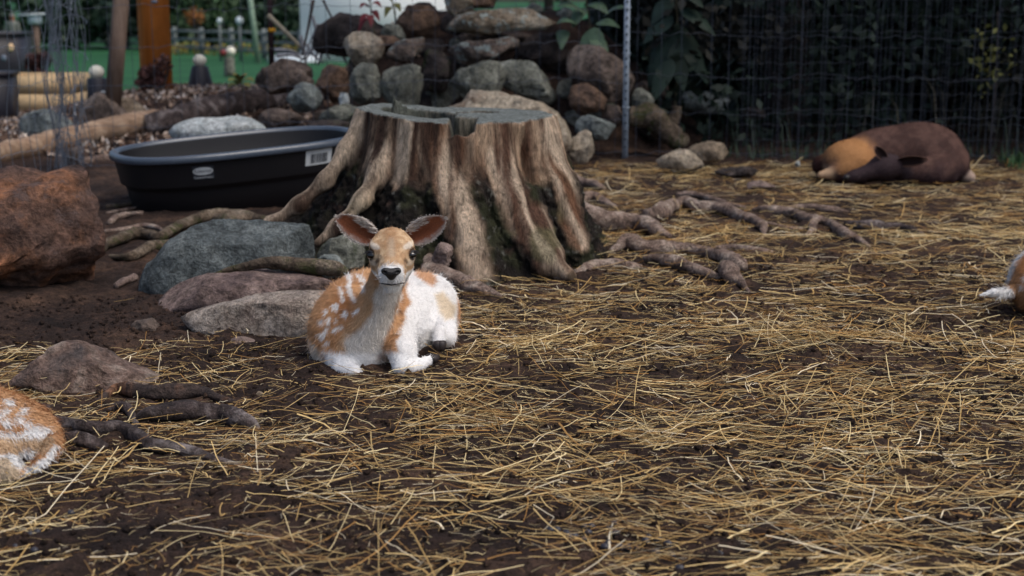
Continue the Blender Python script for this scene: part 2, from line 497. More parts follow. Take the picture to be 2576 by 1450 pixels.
# ================================================================== ROCKS
GREY = (srgb(96, 104, 106), srgb(134, 142, 140), srgb(168, 174, 172))
BROWN = (srgb(78, 68, 64), srgb(116, 102, 94), srgb(154, 140, 130))
RUST = (srgb(84, 70, 64), srgb(122, 98, 82), srgb(160, 128, 104))
TAN = (srgb(112, 98, 84), srgb(154, 138, 118), srgb(190, 178, 160))
GREEN = (srgb(88, 90, 84), srgb(130, 132, 122), srgb(172, 174, 164))
DARK = (srgb(48, 44, 46), srgb(74, 66, 64), srgb(104, 92, 86))
PINK = (srgb(112, 96, 94), srgb(158, 138, 130), srgb(190, 172, 164))
WHITE = (srgb(176, 186, 190), srgb(206, 214, 216), srgb(226, 232, 234))
LICH = srgb(176, 192, 190)
MOSS = srgb(52, 66, 36)
RM = {
 'grey': m_rock('grey_stone', GREY, lichen=None), 'grey_lichen': m_rock('lichen_grey_stone', TAN, lichen=LICH),
 'brown': m_rock('brown_stone', BROWN), 'brown_lichen': m_rock('brown_lichen_stone', BROWN, lichen=LICH * 0.8),
 'rust': m_rock('rust_stone', RUST), 'tan': m_rock('tan_stone', TAN), 'tan_rust': m_rock('tan_rust_stone', (TAN[1], TAN[2] * 0.9, RUST[1])),
 'green': m_rock('green_grey_stone', GREEN), 'green_moss': m_rock('mossy_stone', GREEN, moss=MOSS), 'dark': m_rock('dark_stone', DARK),
 'dark_moss': m_rock('dark_mossy_stone', DARK, moss=MOSS), 'pink': m_rock('pinkish_stone', PINK, 1.6), 'white': m_rock('white_stone', WHITE, 2.0),
}
RM['purple'] = m_rock('purple_pink_stone', (srgb(96, 82, 82), srgb(136, 116, 110), srgb(166, 146, 138)), 1.4)
RM['pale'] = m_rock('pale_pitted_stone', (srgb(140, 124, 116), srgb(186, 172, 160), srgb(210, 198, 188)), 2.2)
RM['bluegrey'] = m_rock('blue_grey_stone', (srgb(70, 76, 78), srgb(100, 108, 110), srgb(134, 142, 142)), 1.8)
RM['bigrust'] = m_rock('big_rust_stone', (srgb(68, 56, 54), srgb(108, 82, 70), srgb(160, 108, 74)), 0.9, lichen=srgb(96, 80, 76), moss=None)
RM['redslab'] = m_rock('red_layered_stone', (srgb(92, 84, 82), srgb(132, 110, 100), srgb(180, 164, 152)), 1.6)

def hull_poly(poly, n=64):
    """radial function of a px outline about its centroid, resampled"""
    P = np.array(poly, float)
    P = np.concatenate([P, P[:1]])
    seg = np.linalg.norm(np.diff(P, axis=0), axis=1); s = np.concatenate([[0], np.cumsum(seg)])
    t = np.linspace(0, s[-1], 400, endpoint=False)
    D = np.stack([np.interp(t, s, P[:, k]) for k in (0, 1)], 1)
    c = 0.5 * (D.max(0) + D.min(0)) * 0.4 + D.mean(0) * 0.6
    q = D - c; th = np.arctan2(-q[:, 1], q[:, 0]); r = np.hypot(q[:, 0], q[:, 1])
    o = np.argsort(th); th, r = th[o], r[o]
    T = np.linspace(-math.pi, math.pi, n, endpoint=False)
    R = np.interp(T, np.concatenate([th - 2 * math.pi, th, th + 2 * math.pi]), np.tile(r, 3))
    R = 0.5 * R + 0.25 * (np.roll(R, 1) + np.roll(R, -1))
    return c, T, R
def rock(label, poly, Y, mat, depth=0.8, seed=0, rough=0.06, facets=7, sub=4, name='rock', group=None, boxy=0.75, sink=0.0, tiltback=0.0):
    """poly: outline in picture pixels at distance Y; depth: thickness as a share of the mean width"""
    rng = np.random.RandomState(seed * 7 + 3)
    c, T, R = hull_poly(poly)
    ctr = W(c[0], c[1], Y); s = Y / FPX * 1.005
    S, F = ICO[sub]
    th = np.arctan2(S[:, 2], S[:, 0]); 
    rho = np.hypot(S[:, 0], S[:, 2])
    Rr = np.interp(th, np.concatenate([T, [math.pi]]), np.concatenate([R, R[:1]])) * s
    prof = np.sin(np.arccos(np.clip(np.abs(S[:, 1]), 0, 1)) ) ** boxy
    dd = np.sign(S[:, 1]) * np.abs(S[:, 1]) ** 0.85
    wid = 0.5 * (np.ptp(np.array(poly)[:, 0]) + np.ptp(np.array(poly)[:, 1])) * s * 0.5 * depth
    V = np.stack([np.cos(th) * Rr * prof, dd * wid, np.sin(th) * Rr * prof], 1) * (1.13 if Y > 9.5 else 1.04)
    size = R.mean() * s
    # planar chips keep broken faces on the near and upper sides
    E_ = np.abs(V).max(0) + 1e-6; V = V / E_
    for k in range(facets):
        d = rng.normal(size=3); d[1] = -abs(d[1]) - 0.2 if k % 2 == 0 else d[1]; d[2] *= 0.8; d /= np.linalg.norm(d)
        h = V @ d; lim = rng.uniform(0.62, 0.86)
        over = np.maximum(h - lim, 0); V = V - d * (over * 0.96)[:, None]
    V = V * E_
    nrm = vnormals(V, None, F)
    q = V / max(size, 1e-3)
    d1 = fbm(q * 1.6 + seed * 1.37, 4, seed); d2 = fbm(q * 6 + seed, 3, seed + 9)
    lay = fbm(q * np.array([1.2, 1.2, 7.0]) + seed * 0.7, 3, seed + 5)
    rid = 0.35 - np.abs(fbm(q * 2.4 + seed * 2.1, 3, seed + 31)) * 2.2; rid2 = np.abs(fbm(q * np.array([3, 3, 6.0]) + seed, 3, seed + 41))
    V = V + nrm * (size * rough * (d1 * 1.5 + d2 * 0.7 + lay * 0.8 + rid * 0.9 - rid2 * 1.0))[:, None]
    if tiltback:
        V = V @ np.array(Matrix.Rotation(-tiltback, 3, 'X')).T
    V = V + ctr
    base = np.array([ctr[0], ctr[1], V[:, 2].min()])
    return solo(name, V, None, RM[mat], label, 'rock', base, F3=F, group=group)

# ---- near and middle rocks
rock('large rusty orange boulder beside the black tub', [(-230, 440), (-60, 424), (60, 428), (190, 422), (268, 424), (284, 470), (306, 545), (294, 640), (225, 715), (90, 768), (-80, 785), (-240, 740)], 5.5, 'bigrust', 0.8, 1, 0.085, 12, 5, boxy=0.6)
rock('blue grey boulder with mossy foot between the tub and the fawn', [(352, 735), (362, 680), (420, 620), (500, 562), (600, 556), (700, 562), (775, 565), (793, 590), (797, 650), (780, 700), (600, 740), (450, 765), (370, 770)], 5.35, 'bluegrey', 0.65, 2, 0.04, 5, 5)
rock('pinkish flat slab lying between the blue grey boulder and the pale slab', [(374, 790), (385, 755), (440, 715), (520, 690), (640, 682), (760, 690), (850, 700), (900, 730), (840, 790), (600, 795), (420, 800)], 5.0, 'purple', 0.6, 3, 0.03, 6, 5, boxy=0.7)
rock('long pale pitted slab touching the side of the sitting fawn', [(396, 842), (430, 810), (520, 775), (640, 745), (740, 732), (860, 735), (930, 770), (920, 850), (700, 862), (520, 856)], 4.60, 'pale', 0.45, 4, 0.03, 6, 5, boxy=0.55)
rock('low pointed red and grey stone half buried in dirt', [(-10, 990), (30, 950), (90, 900), (150, 865), (185, 858), (240, 880), (310, 915), (385, 945), (440, 985), (300, 1010), (100, 1015)], 3.98, 'redslab', 0.8, 5, 0.05, 6, 5, boxy=0.95)
rock('small pale grey stone beside the mossy branch behind the fawn', [(790, 660), (815, 640), (850, 643), (868, 668), (855, 700), (800, 700)], 5.3, 'grey', 0.9, 6, 0.06, 6, 4)
rock('mottled mossy stone against the foot of the stump', [(796, 640), (830, 600), (880, 585), (915, 610), (915, 670), (840, 690), (800, 680)], 5.42, 'green_moss', 0.9, 7, 0.07, 6, 4)
rock('pale knobbly stone behind the ear of the sitting fawn', [(1085, 640), (1105, 612), (1140, 618), (1135, 660), (1120, 690), (1080, 685)], 5.4, 'pink', 0.9, 8, 0.1, 6, 4)
rock('big white granite boulder behind the black tub', [(425, 345), (440, 315), (500, 295), (570, 287), (625, 297), (668, 325), (675, 360), (540, 370)], 8.9, 'white', 0.9, 9, 0.03, 3, 4)
rock('small pebble half sunk in straw beside the thin root', [(640, 995), (650, 984), (662, 988), (664, 998), (650, 1002)], 3.86, 'tan', 1, 10, 0.05, 4, 3)
rock('low grey brown stone in straw left of the pale slab', [(318, 830), (340, 808), (385, 800), (404, 825), (380, 840), (340, 842)], 4.62, 'brown', 1, 11, 0.08, 5, 4)
rock('small flat stone below the edge of the pale slab', [(562, 866), (580, 850), (610, 848), (645, 858), (655, 868), (600, 876)], 4.43, 'pink', 1, 12, 0.05, 5, 3)
rock('small dark clod stone in straw beside the forked root', [(354, 1185), (362, 1172), (380, 1172), (388, 1186), (370, 1194)], 3.25, 'dark', 1, 13, 0.08, 5, 3)
# ---- rocks behind the log, left
rock('grey boulder behind the pale log beside the wire roll', [(44, 330), (60, 295), (110, 282), (170, 290), (205, 320), (200, 360), (90, 370)], 10.75, 'grey', 0.8, 14, 0.05, 5)
rock('brown humped boulder between the pale log and the old wooden post', [(205, 330), (215, 262), (250, 236), (285, 250), (330, 310), (345, 350), (230, 362)], 11.0, 'brown', 0.8, 15, 0.05, 5)
rock('tan rounded boulder beside the end of the pale log', [(285, 255), (330, 252), (365, 280), (385, 318), (360, 340), (300, 330)], 11.25, 'tan', 0.8, 16, 0.05, 5)
rock('small pale rock at the foot of the old wooden post', [(236, 240), (262, 230), (276, 240), (282, 262), (250, 265)], 11.2, 'white', 0.8, 17, 0.04, 3, 3)
rock('small block under the pale log beside the wire roll', [(155, 390), (180, 372), (200, 372), (205, 400), (190, 420), (160, 415)], 9.3, 'brown', 0.9, 18, 0.06, 5, 3)
# ---- the heap
heap = [
 ('long lichen covered slab near the top of the rock heap', [(1095, 76), (1112, 50), (1200, 32), (1300, 22), (1360, 28), (1395, 50), (1380, 72), (1300, 74), (1200, 86), (1110, 84)], 10.55, 'grey_lichen', 0.55),
 ('wedge shaped lichened slab second down on the rock heap', [(1130, 130), (1160, 110), (1230, 104), (1330, 92), (1338, 104), (1262, 128), (1235, 152), (1200, 172), (1145, 160)], 10.3, 'brown_lichen', 0.7),
 ('round tan and rust boulder on the rock heap', [(858, 130), (868, 100), (900, 87), (930, 88), (965, 112), (974, 140), (950, 160), (900, 162), (868, 155)], 10.35, 'tan_rust', 0.9),
 ('angular lichened stone beside the round boulder', [(976, 135), (1000, 108), (1062, 96), (1066, 118), (1035, 150), (990, 168)], 10.3, 'brown_lichen', 0.8),
 ('upright grey green block below the round boulder', [(878, 240), (890, 178), (910, 160), (944, 170), (966, 225), (950, 258), (890, 262)], 9.95, 'green', 0.8),
 ('squarish green grey stone behind the stump splinters', [(955, 230), (970, 185), (1000, 162), (1056, 158), (1062, 215), (1045, 262), (965, 262)], 9.9, 'green', 0.8),
 ('peaked olive stone above the stump top', [(1118, 230), (1160, 178), (1200, 166), (1250, 152), (1288, 168), (1282, 210), (1240, 235), (1170, 248)], 9.85, 'green', 0.7),
 ('curved grey stone leaning on the peaked olive stone', [(1240, 165), (1290, 147), (1340, 160), (1380, 205), (1395, 235), (1340, 240), (1280, 225)], 10.05, 'green', 0.7),
 ('long tan rock at the foot of the heap behind the stump', [(1018, 270), (1060, 240), (1150, 234), (1290, 240), (1360, 262), (1420, 310), (1445, 365), (1400, 395), (1250, 360), (1100, 330)], 9.25, 'tan_rust', 0.6),
 ('big brown boulder beside the metal fence post', [(1436, 165), (1442, 132), (1470, 121), (1520, 132), (1570, 170), (1608, 218), (1590, 250), (1520, 252), (1450, 222)], 10.3, 'brown', 0.8),
 ('rusty red stone below the big brown boulder', [(1432, 250), (1440, 220), (1475, 214), (1510, 235), (1534, 265), (1510, 290), (1455, 285)], 9.95, 'rust', 0.8),
 ('upturned orange stone leaning near the metal fence post', [(1422, 392), (1432, 355), (1465, 330), (1484, 332), (1496, 380), (1502, 408), (1440, 420)], 9.3, 'tan_rust', 0.8),
 ('grey slab at the foot of the rock heap near the post', [(1436, 300), (1480, 292), (1545, 315), (1555, 345), (1500, 352), (1440, 335)], 9.75, 'grey', 0.8),
 ('round whitish stone at the lower side of the heap', [(728, 250), (738, 222), (765, 210), (800, 222), (808, 250), (790, 276), (745, 282)], 10.05, 'grey', 0.9),
 ('small brown stone sitting above the whitish stone', [(738, 215), (752, 190), (775, 184), (790, 210), (775, 222)], 10.3, 'brown', 0.9),
 ('long dark brown boulder at the low end of the heap', [(630, 215), (660, 180), (715, 150), (770, 160), (800, 195), (770, 225), (690, 235)], 10.6, 'brown', 0.8),
 ('rust streaked stone between the whitish and green stones', [(800, 215), (806, 160), (845, 150), (872, 185), (880, 240), (840, 262), (805, 250)], 10.3, 'rust', 0.8),
 ('big dark boulder behind the round boulder', [(790, 120), (810, 70), (860, 40), (930, 50), (985, 90), (960, 130), (860, 140)], 11.1, 'dark', 0.7),
 ('reddish brown block high on the heap', [(1000, 100), (1005, 50), (1030, 20), (1085, 22), (1100, 60), (1080, 100)], 10.9, 'rust', 0.8),
 ('pale grey stone on top of the long lichened slab', [(1118, 38), (1122, -5), (1150, -16), (1190, 5), (1196, 25), (1160, 40)], 10.75, 'grey_lichen', 0.8),
 ('orange brown stone topmost on the heap', [(1180, 22), (1186, -14), (1215, -25), (1248, -5), (1250, 22)], 10.8, 'rust', 0.8),
 ('small grey green dome stone above the round boulder', [(955, 95), (968, 65), (995, 55), (1015, 72), (1018, 95), (980, 104)], 10.6, 'green', 0.9),
 ('small orange stone wedged beside the dome stone', [(942, 112), (955, 92), (990, 92), (1008, 105), (985, 122), (950, 122)], 10.5, 'rust', 0.9),
 ('dark mossy stone in the middle of the heap', [(1062, 215), (1070, 140), (1110, 118), (1140, 150), (1130, 210), (1090, 250)], 10.35, 'dark_moss', 0.8),
 ('dark stone under the lower lichened slab', [(1140, 195), (1150, 150), (1220, 140), (1250, 160), (1210, 190), (1160, 210)], 10.4, 'dark', 0.8),
 ('dark squat stone under the long lichened slab', [(1110, 110), (1130, 82), (1240, 80), (1330, 78), (1360, 95), (1240, 112)], 10.85, 'dark', 0.7),
 ('dark brown stone right of the lichened slabs', [(1300, 130), (1340, 95), (1400, 90), (1440, 130), (1430, 180), (1350, 175)], 10.7, 'dark', 0.8),
 ('small dark mossy stone low on the heap left of the stump', [(796, 300), (815, 270), (860, 262), (905, 275), (905, 305), (840, 318)], 9.6, 'green_moss', 0.9),
 ('dull brown stone low in front of the whitish stone', [(650, 300), (672, 278), (730, 272), (765, 295), (740, 318), (680, 322)], 9.7, 'brown', 0.9),
 ('dark stone tucked behind the tub beside the stump', [(770, 318), (790, 300), (840, 300), (890, 310), (880, 345), (800, 345)], 9.3, 'dark_moss', 0.9),
 ('little cream stone beside the upright green block', [(852, 252), (858, 232), (872, 232), (880, 262), (868, 276), (856, 270)], 9.8, 'white', 0.9),
 ('grey rock right of the metal fence post', [(1588, 262), (1600, 225), (1625, 222), (1644, 250), (1640, 285), (1605, 290)], 10.25, 'green', 0.9),
 ('flat rusty grey rock lying in front of the wire fence', [(1640, 420), (1643, 385), (1690, 376), (1740, 380), (1775, 398), (1770, 420), (1735, 436), (1660, 434)], 9.05, 'tan_rust', 0.9),
 ('flat tan rock behind the rusty grey rock by the fence', [(1715, 395), (1745, 368), (1780, 356), (1820, 362), (1855, 376), (1840, 398), (1780, 410)], 9.45, 'tan', 0.9),
 ('low dark purple stone in straw near the fence', [(1790, 440), (1815, 424), (1880, 420), (1920, 430), (1900, 444), (1830, 450)], 8.75, 'dark', 0.9),
 ('flat grey stone in shade behind the wire fence', [(1680, 270), (1700, 238), (1760, 232), (1830, 245), (1835, 280), (1760, 290)], 11.0, 'grey', 0.8),
 ('small stone in the shade behind the wire fence', [(1860, 290), (1880, 270), (1920, 272), (1930, 295), (1890, 305)], 10.9, 'dark', 0.9),
 ('tiny white pebble by the dark sleeping deer', [(1998, 414), (2004, 404), (2012, 406), (2012, 418), (2004, 420)], 9.1, 'white', 1.0),
 ('pinkish stone stub in straw in front of the fence', [(1870, 470), (1885, 456), (1915, 455), (1955, 470), (1950, 478), (1890, 478)], 8.1, 'pink', 0.9),
 ('small grey stone at the right foot of the heap', [(1385, 420), (1395, 392), (1425, 390), (1440, 415), (1420, 428)], 9.0, 'grey', 0.9),
 ('brown stone between the heap and the metal fence post', [(1505, 300), (1520, 268), (1562, 272), (1572, 310), (1540, 322)], 10.0, 'brown', 0.9),
 ('dark rock behind the metal fence post', [(1600, 330), (1620, 296), (1668, 300), (1690, 340), (1650, 356)], 10.5, 'dark', 0.9),
]
for k, (lab, poly, Y, mt, dp) in enumerate(heap):
    rock(lab, poly, Y, mt, dp, 40 + k, 0.07, 14, 4, boxy=0.5)
# small filler stones in the gaps of the heap
rng = np.random.RandomState(5)
fill = [('small stone filling a gap in the rock heap', 'brown'), ('small dark stone filling a gap in the rock heap', 'dark'), ('small greenish stone filling a gap in the rock heap', 'green')]
for k in range(46):
    x = rng.uniform(-1.45, 1.3); y = rng.uniform(10.0, 11.4); z = gz((x, y)) 
    if z < 0.06: continue
    lab, mt = fill[k % 3]
    r = rng.uniform(0.07, 0.15)
    # outline in pixels round the projected centre
    d = np.array([x, y, z + 0.02]) - np.array([0, 0, CAMH]); t = d[1] * cp - d[2] * sp
    px = 1288 + FPX * d[0] / t; py = 725 - FPX * (d[1] * sp + d[2] * cp) / t
    a = (np.arange(7) + rng.uniform(-0.3, 0.3, 7)) * 2 * math.pi / 7; rp = r * FPX / y * rng.uniform(0.75, 1.2, 7)
    rock(lab, [(px + q * math.cos(w), py - q * 0.75 * math.sin(w)) for q, w in zip(rp, a)], y, mt, 0.9, 120 + k, 0.07, 6, 3, group=lab.replace('a gap in', 'gaps of'))
# ================================================================== STUMP
CX, CY = W(1148, 300, 6.0)[0], 6.0
m_stump, n, b = mat_new('weathered_stump_wood')
a_ = n.nodes.new('ShaderNodeVertexColor'); a_.layer_name = 'Col'
g1 = tex(n, 1.0, 6, 0.7, objvec(n, (60, 60, 7)), 0.5); g2 = tex(n, 1.0, 6, 0.75, objvec(n, (150, 150, 26)), 0.3); g3 = tex(n, 1.0, 5, 0.7, objvec(n, (24, 24, 9)), 1.2)
c = mix(n, 1.0, a_.outputs[0], ramp(n, g1, [(0.34, (0.38,) * 3), (0.44, (0.9,) * 3), (0.7, (1.25,) * 3)]), 'MULTIPLY')
c = mix(n, 1.0, c, ramp(n, g2, [(0.3, (0.55,) * 3), (0.7, (1.35,) * 3)]), 'MULTIPLY')
c = mix(n, 0.8, c, ramp(n, g3, [(0.35, (0.55,) * 3), (0.6, (1.2,) * 3)]), 'MULTIPLY')
n.links.new(c, b.inputs['Base Color']); b.inputs['Roughness'].default_value = 0.85; b.inputs['Specular IOR Level'].default_value = 0.2
ms = n.nodes.new('ShaderNodeMath'); ms.operation = 'MULTIPLY_ADD'; n.links.new(g2, ms.inputs[0]); ms.inputs[1].default_value = 0.5; n.links.new(g1, ms.inputs[2])
bump(n, b, ms.outputs[0], 1.0, 0.03)
m_bark = m_rock('mossy_bark', (srgb(40, 38, 36), srgb(58, 56, 46), srgb(84, 80, 72)), 2.2, lichen=None, moss=srgb(46, 60, 32))
m_root = m_rock('root_wood', (srgb(108, 90, 82), srgb(160, 138, 126), srgb(206, 188, 174)), 2.6)
m_rootd = m_rock('dark_root_wood', (srgb(58, 50, 50), srgb(92, 80, 78), srgb(158, 148, 146)), 1.8)
m_rootm = m_rock('mossy_root_wood', (srgb(70, 60, 52), srgb(110, 96, 82), srgb(150, 136, 120)), 1.6, moss=srgb(70, 76, 40))
LOBES = [(-64, 0.26, 0.20, 0.02), (-22, 0.30, 0.13, 0.02), (26, 0.16, 0.08, 0.0), (60, 0.14, 0.08, 0.0),   # angle (deg, 0 = towards the viewer, + = right), width, reach at ground, reach half way up
 (-82, 0.15, 0.42, 0.03), (-47, 0.12, 0.10, 0.02), (12, 0.12, 0.08, 0.00), (40, 0.15, 0.10, 0.02), (80, 0.25, 0.10, 0.04),
 (120, 0.25, 0.22, 0.03), (165, 0.25, 0.25, 0.03), (-125, 0.25, 0.25, 0.03)]
ZT = 0.61
def stump_top(x, y):
    return ZT + 0.032 * sstep(CX - 0.05, CX - 0.4, x) + 0.004 * vn2(x, y, 22, 3, 2)
def stump_field():
    h = 0.0085
    lo = np.array([CX - 0.96, CY - 0.80, -0.06]); hi = np.array([CX + 0.76, CY + 0.78, 0.74])
    n = np.ceil((hi - lo) / h).astype(int) + 1
    ax = [lo[d] + h * np.arange(n[d]) for d in range(3)]
    x, y, z = np.meshgrid(*ax, indexing='ij')
    dx, dy = x - CX, y - CY
    r = np.hypot(dx, dy); ph = np.arctan2(dx, -dy)
    t = np.clip(1 - z / ZT, 0, 1.15)
    R = 0.402 + 0.05 * t + 0.10 * t ** 3
    for a, w, g, m in LOBES:
        d = (ph - math.radians(a) + math.pi) % (2 * math.pi) - math.pi
        e = np.exp(-(d / w) ** 2)
        R += e * (g * t ** 2.4 + m * (1 - (2 * t - 1) ** 2).clip(0)) + 0.016 * e
    R -= 0.035 * t ** 1.2 * (0.5 + 0.5 * np.cos(ph * 9 + 0.6))
    R += 0.010 * np.sin(ph * 23 + 3 * np.sin(ph * 5)) * (0.4 + 0.6 * t)
    f = ((r - R) * 0.75).astype(np.float32)
    zt = stump_top(x[:, :, 0], y[:, :, 0])[:, :, None]
    f = np.maximum(f, z - zt)
    def cut(d, k):
        nonlocal f
        f = -smin(-f, d.astype(np.float32), k)
    # rotten hollow inside the left half, jagged floor
    jag = 0.05 * np.abs(vn2(x[:, :, 0], y[:, :, 0], 45, 8, 2))[:, :, None]
    d = np.maximum(np.hypot((x - (CX - 0.15)) / 0.9, (y - (CY - 0.02)) / 1.15) - 0.175, 0.50 + jag * 1.6 - z)
    cut(d, 0.012)
    # cleft in the front, open to the hollow
    gx = CX + 0.035 + 0.05 * (ZT - z)
    d = np.maximum(np.abs(x - gx) - (0.028 + 0.10 * np.clip(z - 0.3, 0, 1) ** 1.2), y - (CY - 0.12))
    d = np.maximum(d, 0.25 - z)
    d = np.maximum(d, (CY - 0.345 + 0.18 * np.clip(0.56 - z, 0, 1)) - y - 0.4 * np.clip(z - 0.42, 0, 1))
    cut(d, 0.02)
    # round rot hole in the sawn face
    d = np.maximum(np.hypot((x - (CX + 0.085)) / 1.5, y - (CY + 0.12)) - 0.062, 0.42 - z)
    cut(d, 0.01)
    # knot hollows on the right side
    for (px, py, yy, rx, rz_) in ((1312, 395, CY - 0.37, 0.032, 0.13), (1330, 470, CY - 0.36, 0.025, 0.10)):
        c = W(px, py, yy); d = (np.sqrt(((x - c[0]) / rx) ** 2 + ((y - c[1]) / 0.10) ** 2 + ((z - c[2]) / rz_) ** 2) - 1) * 0.03
        cut(d, 0.03)
    def addp(p, k):
        nonlocal f
        b0, b1 = pbounds(p); m = k + 3 * h
        i0 = np.clip(np.floor((b0 - m - lo) / h).astype(int), 0, n); i1 = np.clip(np.ceil((b1 + m - lo) / h).astype(int) + 1, 0, n)
        sl = tuple(slice(i0[d_], i1[d_]) for d_ in range(3))
        q = np.stack([x[sl], y[sl], z[sl]], -1); f[sl] = smin(f[sl], sd(p, q).astype(np.float32), k)
    return f, lo, h, addp
f, lo, h, addp = stump_field()
def chain(pts, k):
    for a, b_ in zip(pts[:-1], pts[1:]):
        addp(p_cap(W(a[0], a[1], a[2]), W(b_[0], b_[1], b_[2]), a[3], b_[3]), k)
chain([(1100, 400, 5.64, .05), (1138, 500, 5.56, .056), (1168, 580, 5.50, .056), (1192, 660, 5.45, .062), (1210, 720, 5.40, .05)], 0.07)
chain([(1258, 400, 5.68, .04), (1290, 510, 5.60, .042), (1322, 590, 5.54, .044), (1372, 650, 5.47, .042), (1430, 690, 5.40, .026)], 0.07)
chain([(1320, 490, 5.66, .028), (1350, 560, 5.60, .034), (1400, 640, 5.53, .034)], 0.05)
chain([(1370, 330, 5.86, .04), (1412, 470, 5.78, .042), (1450, 620, 5.68, .045)], 0.08)
chain([(912, 300, 5.86, .034), (872, 378, 5.80, .030), (818, 456, 5.74, .027), (752, 516, 5.70, .025), (684, 562, 5.67, .020), (640, 582, 5.67, .012)], 0.05)
chain([(985, 340, 5.72, .03), (955, 420, 5.66, .026), (910, 505, 5.56, .024), (850, 570, 5.49, .022), (798, 612, 5.45, .016)], 0.06)
# upright splinters
rs = np.random.RandomState(3)
for px, py, hh in ((992, 240, .0), (1006, 250, .0), (1020, 262, 0)):
    addp(p_cap(W(px + 3, 300, 6.05), W(px, py, 6.06), .026, .004), 0.01)
for q in range(26):
    px = rs.uniform(1010, 1150); yy = rs.uniform(5.72, 6.12); top = W(px, 300, yy); top[2] = ZT - 0.035 + 0.05 * rs.rand()
    bt = top.copy(); bt[2] = 0.45; addp(p_cap(bt, top, .016, .004), 0.01)
V, Q = surf_nets(f, lo, h, 1)
N = vnormals(V, Q)
ph = np.arctan2(V[:, 0] - CX, -(V[:, 1] - CY)); rr = np.hypot(V[:, 0] - CX, V[:, 1] - CY)
side = np.clip(1 - np.abs(N[:, 2]) * 1.2, 0, 1)
cph, sph = np.cos(ph), np.sin(ph)
def strk(k, kz): return np.stack([cph * k + 9, sph * k + 9, V[:, 2] * kz], 1)
qf = strk(15, 3.5)
fib = fbm(qf, 3, 4); big = fbm(V * 9.0, 3, 14); lump = fbm(V * 30.0, 3, 24)
# ridge measure: bare wood on ridges and the upper part, bark and moss between the roots low down
ridge = np.full(len(V), 9.0)
for a, b_ in [((905, 290, 5.82), (815, 458, 5.74)), ((815, 458, 5.71), (680, 562, 5.65)), ((960, 390, 5.65), (905, 508, 5.53)), ((905, 508, 5.53), (798, 610, 5.43)), ((1090, 380, 5.57), (1150, 500, 5.5)), ((1150, 500, 5.5), (1210, 700, 5.4)),
              ((1255, 400, 5.62), (1330, 590, 5.52)), ((1330, 590, 5.52), (1420, 670, 5.42)), ((1352, 540, 5.55), (1400, 630, 5.5)), ((1385, 300, 5.8), (1462, 600, 5.62)), ((1020, 330, 5.6), (985, 440, 5.56))]:
    A, B = W(*a), W(*b_); ab = B - A; t = np.clip((V - A) @ ab / (ab @ ab), 0, 1)
    ridge = np.minimum(ridge, np.linalg.norm(V - A - t[:, None] * ab, axis=1) - 0.012)
barkm = sstep(0.034, 0.064, ridge + 0.03 * big) * sstep(0.45, 0.35, V[:, 2] + 0.10 * big + 0.03 * lump) * sstep(-0.02, 0.06, side)
disp = (0.007 * fib + 0.004 * fbm(strk(34, 5), 2, 34)) * side * (1 - barkm) + barkm * (0.016 + 0.024 * lump + 0.010 * fbm(V * 70.0, 2, 29))
V = V + N * disp[:, None]
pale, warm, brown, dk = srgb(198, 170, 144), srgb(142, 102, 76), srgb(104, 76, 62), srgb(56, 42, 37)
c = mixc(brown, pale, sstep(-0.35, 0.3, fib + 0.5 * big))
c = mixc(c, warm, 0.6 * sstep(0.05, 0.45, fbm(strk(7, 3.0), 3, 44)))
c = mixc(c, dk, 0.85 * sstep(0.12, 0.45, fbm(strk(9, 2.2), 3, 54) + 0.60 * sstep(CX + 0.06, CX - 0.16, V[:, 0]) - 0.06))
c = mixc(c, srgb(226, 204, 180), 0.8 * sstep(0.07, 0.02, ridge) * sstep(-0.3, 0.2, fib))
c = mixc(c, srgb(122, 128, 92), 0.45 * sstep(0.1, 0.4, fbm(V * 7.0, 3, 64)) * sstep(0.4, 0.2, V[:, 2]))
green = mixc(srgb(42, 37, 34), srgb(58, 60, 42), sstep(-0.1, 0.35, fbm(V * 12, 3, 74)))
green = mixc(green, srgb(112, 112, 106), sstep(0.42, 0.6, fbm(V * 45, 2, 84)))
green = mixc(green, srgb(84, 66, 58), 0.7 * sstep(0.25, 0.5, fbm(V * 16, 3, 94)))
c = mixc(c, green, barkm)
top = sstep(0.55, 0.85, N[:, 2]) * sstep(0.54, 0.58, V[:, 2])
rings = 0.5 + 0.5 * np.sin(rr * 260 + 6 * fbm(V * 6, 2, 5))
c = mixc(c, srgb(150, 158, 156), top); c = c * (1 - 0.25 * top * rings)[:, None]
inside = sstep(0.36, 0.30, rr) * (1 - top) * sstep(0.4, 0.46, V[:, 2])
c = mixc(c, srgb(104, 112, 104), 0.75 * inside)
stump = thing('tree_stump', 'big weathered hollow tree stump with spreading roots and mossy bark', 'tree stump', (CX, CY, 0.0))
part('trunk', V, Q, m_stump, stump, col=c)

